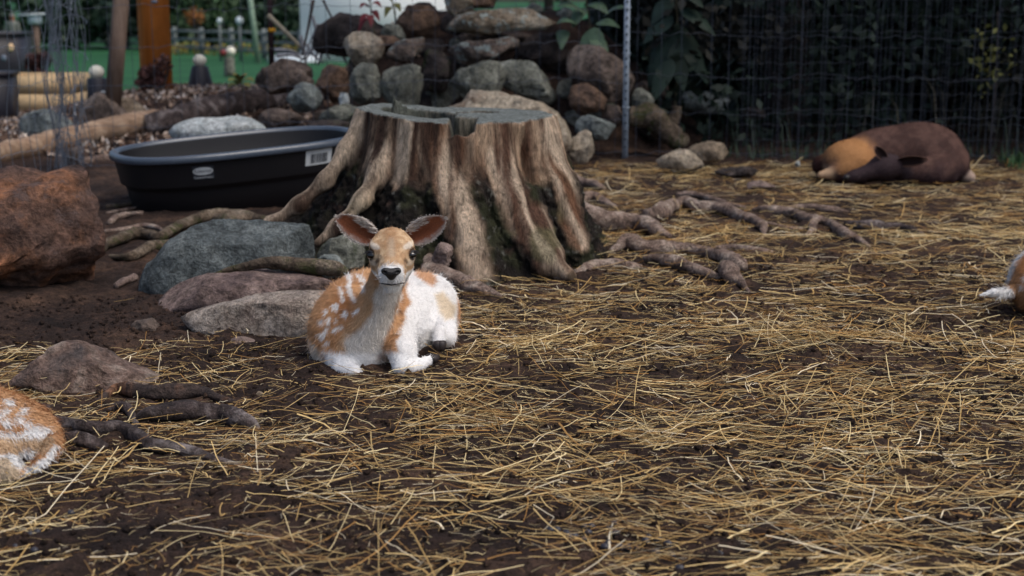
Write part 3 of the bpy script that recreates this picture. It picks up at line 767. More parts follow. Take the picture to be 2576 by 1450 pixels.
ROOTPTS = []
def root_tube(pts, ppx, parent, mat, name='root', sides=14, n=None, nz=0.20, seed=0, liftk=0.95, fixY=None, flat=1.0):
    """pts: (px, py, diameter px[, extra lift]) along the root"""
    P = []; R = []
    for p in pts:
        d0 = onG(p[0], p[1]); r = 0.5 * p[2] * 1.5 * d0[1] / FPX
        lift = r * liftk + (p[3] if len(p) > 3 else 0)
        P.append(onG(p[0], p[1], lift) if fixY is None else W(p[0], p[1], fixY)); R.append(r)
    A = np.concatenate([np.array(P), np.array(R)[:, None]], 1)
    A = spline(A, n or (len(pts) * 10))
    A[:, 3] = np.maximum(A[:, 3], 0.003); ROOTPTS.append(A.copy())
    jit = fbm(A[:, :3] * 7 + seed, 2, seed + 1)
    A[:, 2] += jit * A[:, 3] * 0.35; A[:, 0] += 0.5 * A[:, 3] * fbm(A[:, :3] * 9 + 5 + seed, 2, seed + 3); A[:, 3] *= 1 + 0.12 * fbm(A[:, :3] * 12 + 9, 2, seed + 4)
    V, Q, T = tube(A[:, :3], A[:, 3], sides, True, nz, seed, flat)
    if parent is not None: return part(name, V, Q, mat, parent, F3=T)
    return V, Q, T
Z2 = lambda L: [(1408.7 + p[0] * .3646, 415.9 + p[1] * .3646, p[2] * .3646) + tuple(p[3:]) for p in L]
Z3 = lambda L: [(228.1 + p[0] * .2604, 509.8 + p[1] * .2604, p[2] * .2604) + tuple(p[3:]) for p in L]
Z4 = lambda L: [(p[0] * .2604, 818.4 + p[1] * .2604, p[2] * .2604) + tuple(p[3:]) for p in L]
roots = [
 Z2([(130, 330, 130), (250, 365, 105), (400, 385, 95), (520, 400, 85), (640, 440, 70), (770, 500, 25)]),
 Z2([(590, 350, 60), (700, 320, 85), (770, 275, 60), (860, 260, 62), (960, 285, 58), (1100, 300, 55), (1250, 345, 48), (1390, 410, 45), (1400, 490, 20)]),
 Z2([(810, 205, 22), (950, 212, 30), (1100, 252, 30), (1280, 295, 15)]),
 Z2([(1330, 305, 22), (1440, 300, 45), (1600, 335, 45), (1740, 370, 50), (1850, 395, 40), (1960, 470, 55), (2050, 505, 40), (2135, 565, 14)]),
 Z2([(1740, 370, 45), (1742, 440, 38), (1705, 485, 14)]),
 Z2([(1570, 300, 18), (1700, 290, 36), (1850, 305, 40), (1990, 330, 14)]),
 Z2([(1970, 410, 35), (2150, 420, 52), (2350, 425, 42), (2440, 450, 30), (2510, 475, 12)]),
 Z2([(1410, 400, 20), (1550, 432, 24), (1700, 442, 12)]),
 Z2([(350, 590, 25), (470, 530, 75), (560, 560, 70), (700, 575, 65), (860, 575, 60), (1000, 600, 60), (1130, 630, 70), (1230, 680, 70), (1275, 720, 22)]),
 Z2([(1150, 690, 40), (1160, 740, 95), (1240, 800, 50), (1315, 885, 12)]),
 Z2([(590, 650, 30), (720, 655, 60), (850, 695, 60), (1000, 745, 50), (1120, 775, 22)]),
 Z2([(60, 745, 15), (140, 735, 40), (230, 690, 50), (380, 680, 55), (480, 695, 45), (560, 700, 18)]),
 Z2([(1070, 575, 20), (1200, 570, 36), (1350, 585, 34), (1470, 600, 15)]),
 Z2([(80, 90, 60), (160, 120, 45), (240, 135, 40), (310, 165, 18)]),
 Z2([(130, 230, 60), (230, 215, 50), (300, 250, 45), (385, 285, 18)]),
 [(1235, 645, 30), (1270, 640, 40), (1320, 648, 36), (1375, 672, 34), (1445, 708, 10)],
 [(1080, 690, 40), (1130, 700, 34), (1180, 715, 28), (1230, 735, 16), (1260, 745, 8)],
 [(1060, 640, 50), (1080, 670, 44), (1095, 700, 30), (1090, 720, 10)],
 Z3([(50, 500, 30), (80, 470, 60), (150, 410, 62), (300, 345, 68), (450, 300, 75), (560, 315, 70), (640, 345, 70), (740, 300, 70), (850, 240, 70), (1000, 165, 70), (1200, 120, 80), (1450, 125, 75), (1680, 165, 50), (1800, 190, 40)]),
 Z3([(180, 520, 30), (350, 530, 55), (450, 500, 62), (560, 440, 70), (700, 405, 60), (850, 395, 45)]),
 Z3([(170, 200, 40), (230, 160, 42), (320, 120, 40), (500, 105, 30)]),
 Z3([(140, 285, 30), (360, 258, 36), (500, 222, 34), (640, 250, 30), (700, 280, 20)]),
 Z3([(1150, 130, 60), (1350, 165, 70), (1550, 150, 60), (1720, 160, 30)]),
]
for k, L in enumerate(roots):
    mt = m_rootd if k in (6,) else (m_rootm if k in (18, 19, 22) else m_root)
    root_tube(L, 0, stump, mt, seed=k + 1)

def stick(label, cat, L, mat, name='fallen_branch', seed=0, fixY=None, nz=0.2, liftk=0.6, flat=1.0):
    V, Q, T = root_tube(L, 0, None, mat, seed=seed, fixY=fixY, nz=nz, liftk=liftk, flat=flat)
    base = V.mean(0); base[2] = V[:, 2].min()
    return solo(name, V, Q, mat, label, cat, base, F3=T)
stick('mossy grey branch lying on the pinkish slab', 'branch', Z3([(1120, 730, 14), (1320, 655, 40), (1500, 610, 50), (1700, 580, 70), (1900, 590, 85), (2150, 610, 90), (2350, 640, 85), (2480, 680, 50)]), m_rootm, seed=31, fixY=5.02)
stick('pale broken stub sticking from dirt near the boulder', 'branch', Z3([(240, 810, 40), (330, 765, 55), (430, 725, 60)]), m_rock('pale_stub', PINK, 2), seed=32, liftk=1.0)
stick('thin pale stick between the rusty boulder and the tub', 'stick', Z3([(150, 45, 30), (300, 30, 34), (480, 10, 30)]), m_rootm, name='stick', seed=33)
stick('thin grey stick lower beside the tub', 'stick', Z3([(150, 105, 22), (300, 80, 26), (490, 50, 22)]), m_root, name='stick', seed=34)
stick('dead root with orange bare patch beside the pointed stone', 'root', Z4([(830, 780, 20), (1000, 705, 45), (1100, 620, 60), (1170, 610, 80), (1300, 625, 95), (1500, 640, 95), (1700, 640, 110), (1850, 640, 105), (1960, 660, 85), (2100, 700, 60), (2250, 735, 40), (2380, 760, 12)]), m_rock('orange_patch_root', (srgb(50, 44, 44), srgb(78, 66, 62), srgb(150, 110, 84)), 1.0), name='root', seed=35, liftk=1.05, nz=0.26)
stick('thick arched dark root behind the straw nest', 'root', Z4([(1320, 900, 50), (1400, 870, 110), (1550, 850, 130), (1750, 845, 140), (1950, 845, 140), (2150, 850, 135), (2300, 890, 125), (2420, 945, 90), (2500, 1000, 30)]), m_rootd, name='root', seed=36, liftk=1.05, nz=0.26)
stick('short forked dark root joining the arched root', 'root', Z4([(980, 880, 20), (1080, 810, 40), (1150, 780, 55), (1230, 810, 60), (1290, 900, 50), (1350, 990, 30)]), m_rootd, name='root', seed=37, liftk=1.05, nz=0.26)
stick('long dark twisting root reaching into the straw', 'root', Z4([(330, 950, 70), (500, 950, 95), (700, 950, 100), (850, 985, 110), (1000, 1010, 100), (1120, 1000, 95), (1250, 1050, 90), (1400, 1110, 95), (1500, 1150, 90), (1700, 1180, 90), (1900, 1240, 75), (2100, 1300, 50), (2360, 1360, 12)]), m_rootd, name='root', seed=38, liftk=1.05, nz=0.26)
stick('flat grey root beside the rump of the corner fawn', 'root', Z4([(180, 790, 50), (400, 800, 60), (620, 815, 24)]), m_rootd, name='root', seed=39, liftk=1.05, nz=0.26)
stick('dark low root under the long twisting root', 'root', Z4([(560, 1090, 40), (700, 1100, 90), (900, 1130, 100), (1050, 1170, 40)]), m_rootd, name='root', seed=40, liftk=1.05, nz=0.26)
stick('greenish dead branch right of the metal fence post', 'branch', [(1585, 290, 30), (1630, 285, 34), (1665, 310, 36), (1700, 345, 30), (1712, 330, 20)], m_rootm, seed=41, fixY=10.0)
stick('small pale broken stub standing behind the dead branch', 'branch', [(1690, 320, 22), (1698, 290, 18), (1700, 268, 16)], m_rootm, seed=42, fixY=10.05)
# logs behind the tub
stick('smooth pale debarked log lying behind the tub', 'log', [(-60, 403, 36), (0, 388, 36), (100, 366, 37), (200, 346, 38), (300, 324, 38), (390, 300, 36)], m_wood('pale_log_wood', srgb(120, 96, 80), srgb(158, 132, 110), srgb(186, 166, 146), 0, 0.7), name='log', seed=43, nz=0.05)
stick('dark bark covered log running to the rock heap', 'log', [(370, 318, 40), (430, 308, 46), (500, 288, 46), (600, 266, 44), (700, 248, 42), (760, 243, 36)], m_rootd, name='log', seed=44, nz=0.12)
stick('thin forked stick lying by the pale log', 'stick', [(190, 412, 10), (240, 402, 14), (300, 396, 12), (340, 392, 8)], m_root, name='stick', seed=45)
# ================================================================== TUB
m_tub = m_plain('black_plastic', srgb(24, 24, 28), 0.5, 0.35, 0.15, 60)
m_rim = m_plain('sky_sheen_plastic', srgb(66, 76, 90), 0.3, 0.6, 0.2, 90)  # sky highlight on the black rim put into a lighter bluish base colour
m_lab = m_plain('label_white', srgb(190, 196, 200), 0.5, 0.3)
m_labd = m_plain('label_dark', srgb(50, 54, 62), 0.5, 0.3)
TA, TB = 0.68, 0.40
tubc = np.array([-1.47, 7.72, -0.022]); TUBYAW = math.radians(30)
RT = np.array(Matrix.Rotation(TUBYAW, 3, 'Z') @ Matrix.Rotation(math.radians(-3.2), 3, 'Y') @ Matrix.Rotation(math.radians(1.2), 3, 'X'))
def tub_pt(s, inset, z):
    s = np.asarray(s, float)
    c, sn = np.cos(s), np.sin(s); e = 2 / 2.7
    x = (TA - inset) * np.sign(c) * np.abs(c) ** e; y = (TB - inset) * np.sign(sn) * np.abs(sn) ** e
    return np.stack([x, y, np.broadcast_to(z, s.shape)], -1)
def tub_w(P): return (P * np.array([1, 1, 1.1])) @ RT.T + tubc
# even arc-length parameter
ss = np.linspace(0, 2 * math.pi, 4001); pp = tub_pt(ss, 0, 0.0); al = np.concatenate([[0], np.cumsum(np.linalg.norm(np.diff(pp, axis=0), axis=1))])
def s_of(a): return np.interp(a % al[-1], al, ss)
def loft(prof, nseg=140):
    s = s_of(np.linspace(0, al[-1], nseg, endpoint=False)); V = np.concatenate([tub_w(tub_pt(s, i_, z_)) for i_, z_ in prof])
    n = len(prof); i = np.arange(n - 1)[:, None] * nseg; j = np.arange(nseg)[None, :]; j2 = (j + 1) % nseg
    return V, np.stack([i + j, i + j2, i + nseg + j2, i + nseg + j], 2).reshape(-1, 4)
tub = thing('stock_tub', 'large oval black plastic water tub with labels beside the stump', 'tub', tubc)
WALL = [(0.36, 0.0), (0.115, 0.0), (0.10, 0.006), (0.07, 0.14), (0.066, 0.16), (0.045, 0.168), (0.042, 0.176), (0.022, 0.283), (0.02, 0.292)]
V, Q = loft(WALL); part('outer_wall', V, Q, m_tub, tub)
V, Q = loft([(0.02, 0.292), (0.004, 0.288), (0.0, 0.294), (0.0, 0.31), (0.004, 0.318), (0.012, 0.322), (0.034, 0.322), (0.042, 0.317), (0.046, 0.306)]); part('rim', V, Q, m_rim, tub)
V, Q = loft([(0.046, 0.306), (0.05, 0.29), (0.095, 0.05), (0.12, 0.03), (0.38, 0.028)]); part('inner_wall', V, Q, m_tub, tub)
def wall_inset(z):
    zz = np.array([w[1] for w in WALL[1:]]); ii = np.array([w[0] for w in WALL[1:]]); return np.interp(z, zz, ii)
def on_wall(a, z, out):
    s = s_of(a); P = tub_pt(s, wall_inset(z) - out, z); return tub_w(P)
def proj(P):
    P = np.atleast_2d(P); d = P - np.array([0, 0, CAMH]); t = d[:, 1] * cp - d[:, 2] * sp
    return np.stack([1288 + FPX * d[:, 0] / t, 725 - FPX * (d[:, 1] * sp + d[:, 2] * cp) / t], 1)
aa = np.linspace(0, al[-1], 4000)
def find_a(px, z):
    P = on_wall(aa, np.full(4000, z), 0.0); q = proj(P)[:, 0]
    near = P[:, 1] < tubc[1] + 0.12
    k = np.argmin(np.where(near, np.abs(q - px), 1e9)); return aa[k]
def patch(a0, z0, w, hgt, out, shape='rect', nu=14, nv=5):
    u = np.linspace(-1, 1, nu); v = np.linspace(-1, 1, nv)
    U, Vv = np.meshgrid(u, v, indexing='ij')
    if shape == 'oval': Vv = Vv * np.sqrt(np.maximum(1 - (np.abs(U) ** 2.5), 0.02))
    P = on_wall(a0 + U.ravel() * w / 2, z0 + Vv.ravel() * hgt / 2, np.full(U.size, out))
    i = np.arange(nu - 1)[:, None] * nv + np.arange(nv - 1)[None]
    return P, np.stack([i, i + nv, i + nv + 1, i + 1], -1).reshape(-1, 4)
def lettering(txt, a0, z0, width, hgt, out, parent, mat):
    cu = bpy.data.curves.new('lettering', 'FONT'); cu.body = txt; cu.align_x = 'CENTER'; cu.align_y = 'CENTER'
    to = bpy.data.objects.new('lettering_source', cu); COL.objects.link(to)
    dg = bpy.context.evaluated_depsgraph_get(); me = to.evaluated_get(dg).to_mesh()
    P = np.array([v_.co[:] for v_ in me.vertices]); F = [list(p_.vertices) for p_ in me.polygons]
    to.evaluated_get(dg).to_mesh_clear(); bpy.data.objects.remove(to); bpy.data.curves.remove(cu)
    P[:, 0] *= width / np.ptp(P[:, 0]); P[:, 1] *= hgt / np.ptp(P[:, 1])
    wv = on_wall(a0 + P[:, 0], z0 + P[:, 1], np.full(len(P), out))
    off = np.zeros(3); p = parent
    while p is not None: off += np.array(p.location); p = p.parent
    m2 = bpy.data.meshes.new('lettering'); m2.from_pydata([tuple(q) for q in wv - off], [], F)
    return link('lettering', m2, mat, parent)
a0 = find_a(511, 0.245)
V, Q = patch(a0, 0.238, 0.112, 0.062, 0.002); lab = part('maker_label', V, Q, m_labd, tub); lab['label'] = 'small maker label with pale oval'
V, Q = patch(a0, 0.245, 0.106, 0.036, 0.004, 'oval', 20); part('oval_badge', V, Q, m_lab, lab)
lettering('Rubbermaid', a0, 0.245, 0.088, 0.016, 0.006, lab, m_labd)
lettering('Commercial Products', a0, 0.215, 0.098, 0.010, 0.005, lab, m_lab)
a0 = find_a(802, 0.25)
V, Q = patch(a0, 0.248, 0.17, 0.075, 0.002); lab = part('barcode_label', V, Q, m_lab, tub); lab['label'] = 'white barcode label'
rs = np.random.RandomState(2); mb = MB(); u = -0.055
while u < 0.06:
    w = rs.choice([0.002, 0.004, 0.006]); V, Q = patch(a0 + u, 0.243, w, 0.045, 0.004, nu=2, nv=3); mb.add(V, Q); u += w + rs.choice([0.003, 0.005])
mb.part('barcode', m_labd, lab)
# ================================================================== FENCE
m_wire = m_plain('galvanised_wire', srgb(120, 128, 142), 0.45, 0.5, metallic=0.6)
m_wired = m_plain('dull_wire', srgb(84, 90, 104), 0.5, 0.5, metallic=0.5)
m_steel = m_plain('grey_blue_steel', srgb(158, 172, 188), 0.5, 0.5, 0.2, 40)
def wire_set(lines, r, sides=3):
    mb = MB()
    for L in lines:
        V, Q, T = tube(L, r, sides, False); mb.add(V, Q)
    return mb
def net(A, B, ztop, dz, dx, r, seed, wob=0.02, z0=0.03, nseg=None, gfun=None):
    A = np.asarray(A, float); B = np.asarray(B, float); L = np.linalg.norm(B - A); rs = np.random.RandomState(seed)
    nrm = np.array([-(B - A)[1], (B - A)[0]]) / L
    lines = []
    def at(s, z):
        s = np.asarray(s, float); z = np.asarray(z, float)
        w = wob * vn2(s * 1.0, z * 1.0, 2.6, seed, 2); w2 = wob * 0.9 * vn2(s, z, 3.1, seed + 7, 2)
        p = A[None] + (B - A)[None] * (s / L)[:, None] + nrm[None] * w[:, None]
        return np.stack([p[:, 0], p[:, 1], z + w2], 1)
    ns = nseg or max(int(L / 0.07), 8)
    z = z0
    while z < ztop:
        s = np.linspace(0, L, ns); lines.append(at(s, np.full(ns, z) + 0.010 * np.sin(s * 2 * math.pi / dx))); z += dz
    for s0 in np.arange(0.5 * dx, L, dx):
        zz = np.linspace(z0 - 0.03, ztop, 24); lines.append(at(np.full(24, s0 + 0.012 * rs.randn()), zz))
    return lines
PA = W(208, 420, 9.15); PT = W(1572, 390, 9.9); PR = W(2900, 400, 9.55); PL = W(-330, 500, 6.2)
fence = thing('wire_fence', 'tall slack wire mesh fence running behind the pen with a metal post', 'fence', (PT[0], PT[1], 0))
wire_set(net(PA[:2], PT[:2], 1.55, 0.25, 0.14, 0.0018, 1, 0.045), 0.0018).part('wire_mesh', m_wired, fence, kind='stuff')
wire_set(net(PT[:2], PR[:2], 1.55, 0.27, 0.16, 0.0018, 2, 0.05), 0.0018).part('wire_mesh', m_wired, fence, kind='stuff')
F0 = W(1848, 400, 9.75); F1 = W(2900, 400, 9.7)
fine = wire_set(net(F0[:2], F1[:2], 1.5, 0.105, 0.030, 0.0011, 3, 0.008, nseg=40), 0.0011)
fo = fine.part('fine_mesh', m_wired, fence, kind='stuff')
# T post
mb = MB(); zb, zt = gz(PT) - 0.15, 1.75
mb.add(box((PT[0], PT[1] + 0.0, (zb + zt) / 2), (0.040, 0.006, zt - zb)), BOXQ)
mb.add(box((PT[0], PT[1] + 0.021, (zb + zt) / 2), (0.006, 0.036, zt - zb)), BOXQ)
post = mb.part('post', m_steel, fence)
m_stud = m_plain('dark_stud', srgb(70, 78, 90), 0.6)
for k, z in enumerate(np.arange(0.08, 1.7, 0.055)):
    V = box((0, 0, 0), (0.016, 0.008, 0.018), 0, 0.6)
    if k == 0: stud = mesh_np('stud', V, BOXQ, smooth=False); stud.materials.append(m_stud)
    o = bpy.data.objects.new('stud', stud); COL.objects.link(o); o.parent = post
    o.location = (0.0, -0.0065, float(z)); 
    # parent chain is only translated
for z in (0.35, 0.72, 1.03):
    V, Q, T = tube(np.array([PT + np.array([0.026 * math.cos(a), 0.026 * math.sin(a), -PT[2] + z + 0.004 * math.sin(2 * a)]) for a in np.linspace(0, 2 * math.pi, 14)]), 0.003, 4, False)
    part('tie_wire', V, Q, m_steel, fence)
# near side section with curled end
side = thing('wire_roll', 'loose curled end of wire mesh hanging beside the pale log', 'wire mesh', (PA[0], PA[1], 0))
wire_set(net(PL[:2], PA[:2], 1.6, 0.20, 0.15, 0.0020, 5, 0.05), 0.0020).part('wire_mesh', m_wire, side, kind='stuff')
rs = np.random.RandomState(4); lines = []
for k in range(11):
    z0 = 0.02 + 0.155 * k + 0.03 * rs.randn()
    a = np.linspace(0, rs.uniform(3.5, 7.5), 30); rr = np.linspace(rs.uniform(0.10, 0.16), 0.05, 30) + 0.015 * np.sin(a * 5 + k)
    lines.append(np.stack([PA[0] - 0.06 + rr * np.cos(a + 0.4), PA[1] + rr * np.sin(a), z0 + 0.03 * np.sin(a * 2 + k) + 0.02 * a - 0.03], 1))
for k in range(26):
    a = rs.uniform(0, 6.3); rr = rs.uniform(0.04, 0.15); z = np.linspace(0.0, 1.7, 22)
    lines.append(np.stack([PA[0] - 0.06 + rr * math.cos(a) + 0.02 * np.sin(z * 9 + k), PA[1] + rr * math.sin(a) + 0.015 * np.cos(z * 7 + k), z], 1))
wire_set(lines, 0.0026, 4).part('curled_wire', m_wire, side, kind='stuff')

# ================================================================== FOLIAGE
m_leaf = m_attr('leaf', 0.6, 0.25, 0.0, bstr=0)
def leaf_quads(C, size, rs, col, cvar=0.35, up=0.0, aspect=0.55):
    """C (n,3) leaf centres -> folded diamond leaves"""
    n = len(C); s = size * rs.uniform(0.6, 1.3, n)
    d = rs.normal(size=(n, 3)); d[:, 2] -= up; d /= np.linalg.norm(d, axis=1)[:, None]
    e = np.cross(d, rs.normal(size=(n, 3))); e /= np.linalg.norm(e, axis=1)[:, None]; nn = np.cross(d, e)
    V = np.stack([C - d * s[:, None] * 0.5, C + e * (s * aspect * 0.5)[:, None] + nn * (s * 0.1)[:, None], C + d * s[:, None] * 0.5, C - e * (s * aspect * 0.5)[:, None] + nn * (s * 0.1)[:, None]], 1).reshape(-1, 3)
    Q = np.arange(4 * n).reshape(n, 4)
    col = np.asarray(col, float)
    if col.ndim == 1: col = np.tile(col, (n, 1))
    cc = col * (1 + cvar * rs.uniform(-1, 1, n))[:, None]
    return V, Q, np.repeat(cc, 4, 0)
def blob_pts(rs, n, ctr, rad, lumps=12, fill=0.55):
    """points in a lumpy crown: shells of several sub-blobs"""
    out = []; ctr = np.asarray(ctr, float); rad = np.asarray(rad, float)
    for k in range(lumps):
        d = rs.normal(size=3); d /= np.linalg.norm(d); c = ctr + d * rad * rs.uniform(0.25, 0.75)
        m = n // lumps; q = rs.normal(size=(m, 3)); q /= np.linalg.norm(q, axis=1)[:, None]
        out.append(c + q * (rad * rs.uniform(0.32, fill)) * (rs.rand(m, 1) ** 0.4))
    return np.concatenate(out)
m_trunk = m_rock('tree_bark', DARK, 1.5)
def tree(label, x, y, hgt, wid, col, seed, n=2600, leaf=0.4, low=0.12, group=None, zbase=None):
    rs = np.random.RandomState(seed)
    zb = float(lz(np.array([x]), np.array([y]))[0]) if zbase is None else zbase
    t = thing('tree', label, 'tree', (x, y, zb), group)
    P = np.array([[x, y, zb - 0.2], [x + 0.1 * rs.randn(), y, zb + hgt * 0.3], [x + 0.25 * rs.randn(), y, zb + hgt * 0.62], [x + 0.3 * rs.randn(), y, zb + hgt * 0.85]])
    V, Q, T = tube(spline(P, 14), np.linspace(hgt * 0.022, 0.03, 14), 8, True, 0.15, seed)
    mb = MB().add(V, Q, T)
    for k in range(6):
        z0 = zb + hgt * rs.uniform(0.3, 0.65); a = rs.uniform(0, 6.28); L = wid * 0.45
        V, Q, T = tube(spline(np.array([[x, y, z0], [x + 0.5 * L * math.cos(a), y + 0.5 * L * math.sin(a), z0 + 0.35 * L], [x + L * math.cos(a), y + L * math.sin(a), z0 + 0.6 * L]]), 7), np.linspace(hgt * 0.010, 0.01, 7), 5)
        mb.add(V, Q, T)
    mb.part('trunk', m_trunk, t, smooth=True)
    C = blob_pts(rs, n, (x, y, zb + hgt * (low + (1 - low) / 2)), (wid / 2, wid / 2, hgt * (1 - low) / 2), 14)
    V, Q, c = leaf_quads(C, leaf, rs, col)
    part('crown', V, Q, m_leaf, t, col=c, smooth=False)
    return t
GR = [srgb(44, 66, 48), srgb(58, 82, 54), srgb(36, 54, 44), srgb(72, 88, 50)]
spec = [(-32, 74, 11, 9, 0, 'dark green tree behind the rail fence left of the orange post'), (-25.5, 80, 13, 9, 2, 'tall deep green tree behind the rail fence'),
        (-20, 72, 10, 8, 1, 'mid green tree behind the old wooden post'), (-15.0, 78, 12, 8, 0, 'dark green tree behind the orange post'),
        (-11.6, 66, 9, 6.5, 3, 'yellow green tree beside the leaning pale pole'), (-9.0, 74, 11, 7, 1, 'green tree beside the white building'),
        (-39, 82, 14, 11, 1, 'broad green tree at the far edge of the lawn'), (-46, 78, 13, 10, 0, 'dark spreading tree beyond the black bin'),
        (2, 80, 14, 12, 0, 'dark tree beyond the rock heap'), (13, 76, 13, 12, 2, 'dark tree beyond the thicket'), (-56, 84, 14, 12, 2, 'deep green tree far behind the lawn')]
for k, (x, y, hh, w, g, lab) in enumerate(spec):
    tree(lab, x, y, hh, w, GR[g], 200 + k, 3600, 0.5, 0.04, group='trees behind the lawn')
for k, (x, y, hh, w, g, lab) in enumerate([(-30, 66, 3.6, 7, 0, 'dark bush behind the rail fence beyond the bird feeder'), (-24.5, 64, 4.0, 7, 2, 'deep green bush behind the rail fence left of the old post'), (-19.5, 63, 3.4, 6, 0, 'dark green bush behind the old wooden post'),
        (-15.6, 62, 3.2, 5, 2, 'dark bush between the two wooden posts'), (-12.4, 61, 2.6, 4.2, 1, 'green bush behind the white stake lights'), (-9.9, 60, 2.8, 3.4, 0, 'dark green bush beside the white building'), (-36, 68, 4.2, 8, 1, 'broad green bush at the far end of the rail fence'), (-43, 70, 4, 8, 2, 'dark bush beyond the black crate')]):
    tree(lab, x, y, hh, w, GR[g] * 0.9, 260 + k, 3000, 0.42, -0.1, group='bushes behind the rail fence')
tree('orange autumn shrub beyond the rail fence', -12.6, 57.5, 1.9, 1.1, srgb(150, 100, 56), 230, 150, 0.2, 0.5)
tree('brown autumn tree top beyond the leaning pale pole', -13.2, 63, 7.5, 4, srgb(92, 62, 44), 231, 900, 0.35, 0.45)
# low flowering strip along the rail fence
rs = np.random.RandomState(71); q = np.stack([rs.uniform(-13.5, -8.0, 350), rs.uniform(53, 57, 350), rs.uniform(-1.0, -0.55, 350)], 1)
V, Q, c = leaf_quads(q, 0.22, rs, srgb(128, 116, 52)); o = part('flower_border', V, Q, m_leaf, None, col=c, smooth=False); tag(o, 'yellow flowers growing along the far rail fence', kind='stuff')

# thicket behind the wire fence, right
rs = np.random.RandomState(11)
n = 30000
C = np.stack([rs.uniform(0.95, 7.2, n), 10.25 + 3.2 * rs.rand(n) ** 1.3, 3.6 * rs.rand(n) ** 0.9], 1)
keep = (vn2(C[:, 0], C[:, 2], 2.2, 31, 2) + 0.8 * rs.rand(n) > 0.05) & (C[:, 1] > 10.3 + 0.5 * vn2(C[:, 0], C[:, 2], 1.4, 33, 2) - 0.1 * C[:, 2])
C = C[keep]
col = np.where((vn2(C[:, 0], C[:, 2], 1.1, 37, 2) > 0.1)[:, None], srgb(40, 52, 44), srgb(44, 44, 40))
V, Q, c = leaf_quads(C, 0.10, rs, col, 0.4, 0.4)
C2 = np.stack([rs.uniform(0.75, 9.5, 9000), rs.uniform(12.6, 14.6, 9000), 4.2 * rs.rand(9000) ** 0.9 - 0.1], 1)
C2 = np.concatenate([C2, np.stack([rs.uniform(0.8, 10, 7000), rs.uniform(12.8, 15.0, 7000), rs.uniform(-0.1, 1.7, 7000)], 1)])
V2, Q2, c2 = leaf_quads(C2, 0.30, rs, srgb(44, 54, 46), 0.4, 0.4); Q = np.concatenate([Q, Q2 + len(V)]); V = np.concatenate([V, V2]); c = np.concatenate([c, c2])
o = part('thicket', V, Q, m_leaf, None, col=c, smooth=False); tag(o, 'dense dark green undergrowth behind the wire fence', kind='stuff')
def blades(n, x0, x1, y0, y1, L, wdt, col, rs, zf=None, lean=0.95, cvar=0.3):
    x = rs.uniform(x0, x1, n); y = rs.uniform(y0, y1, n); z = gh(x, y, False) if zf is None else zf(x, y)
    a = rs.uniform(0, 6.283, n); l = L * rs.uniform(0.5, 1.2, n); ln = lean * rs.uniform(0.2, 1.0, n)
    dx, dy = np.cos(a), np.sin(a); sx, sy = -dy * wdt, dx * wdt
    b0 = np.stack([x, y, z], 1); m0 = b0 + np.stack([dx * l * ln * 0.3, dy * l * ln * 0.3, l * 0.6], 1); t0 = b0 + np.stack([dx * l * ln, dy * l * ln, l * (1 - 0.3 * ln)], 1)
    s = np.stack([sx, sy, 0 * sx], 1)
    V = np.stack([b0 - s, b0 + s, m0 - s * 0.7, m0 + s * 0.7, t0], 1).reshape(-1, 3)
    k = np.arange(n)[:, None] * 5
    Q = k + np.array([[0, 1, 3, 2]]); T = k + np.array([[2, 3, 4]])
    cc = np.repeat(np.asarray(col) * (1 + cvar * rs.uniform(-1, 1, n))[:, None], 5, 0)
    return V, Q, T, cc
mb = MB()
for (nn, a, b_, c0, d0, L, wd, cc) in ((70, 1.4, 4.2, 10.0, 10.7, 0.45, 0.004, srgb(46, 62, 54)), (350, 1.5, 4.2, 9.85, 10.3, 0.10, 0.004, srgb(58, 76, 58)), (40, 2.0, 4.3, 10.0, 10.5, 0.7, 0.003, srgb(84, 80, 68)), (700, 3.3, 4.3, 9.0, 9.8, 0.10, 0.004, srgb(70, 104, 64))):
    V, Q, T, c = blades(nn, a, b_, c0, d0, L, wd, cc, rs); mb.add(V, Q, T, c)
o = mb.part('fence_grass', m_leaf, None, kind='stuff'); tag(o, 'rough green grass and weeds along the wire fence')
# yellowing leaf sprigs at the far right
C = blob_pts(rs, 80, (3.42, 10.2, 0.72), (0.2, 0.2, 0.36), 9)
V, Q, c = leaf_quads(C, 0.06, rs, srgb(112, 112, 62), 0.4); sh = thing('yellowing_shrub', 'yellowing leafy sprig in front of the dark thicket', 'shrub', (3.42, 10.2, 0.0))
part('foliage', V, Q, m_leaf, sh, col=c, smooth=False)
V, Q, T = tube(spline(np.array([[3.42, 10.2, -0.02], [3.44, 10.2, 0.5], [3.42, 10.2, 1.0]]), 8), 0.007, 5); part('stem', V, Q, m_trunk, sh, F3=T)
# two trees added for shade, wide crowns out of frame darken thicket and fence
tree('tall shade tree added in the thicket', 2.3, 12.0, 9.0, 9.0, srgb(40, 52, 40), 240, 9000, 0.32, 0.30, zbase=0.0)
tree('shade tree added at the far end of the thicket', 5.8, 11.4, 9.0, 9.0, srgb(40, 52, 40), 241, 8000, 0.32, 0.30, zbase=0.0)

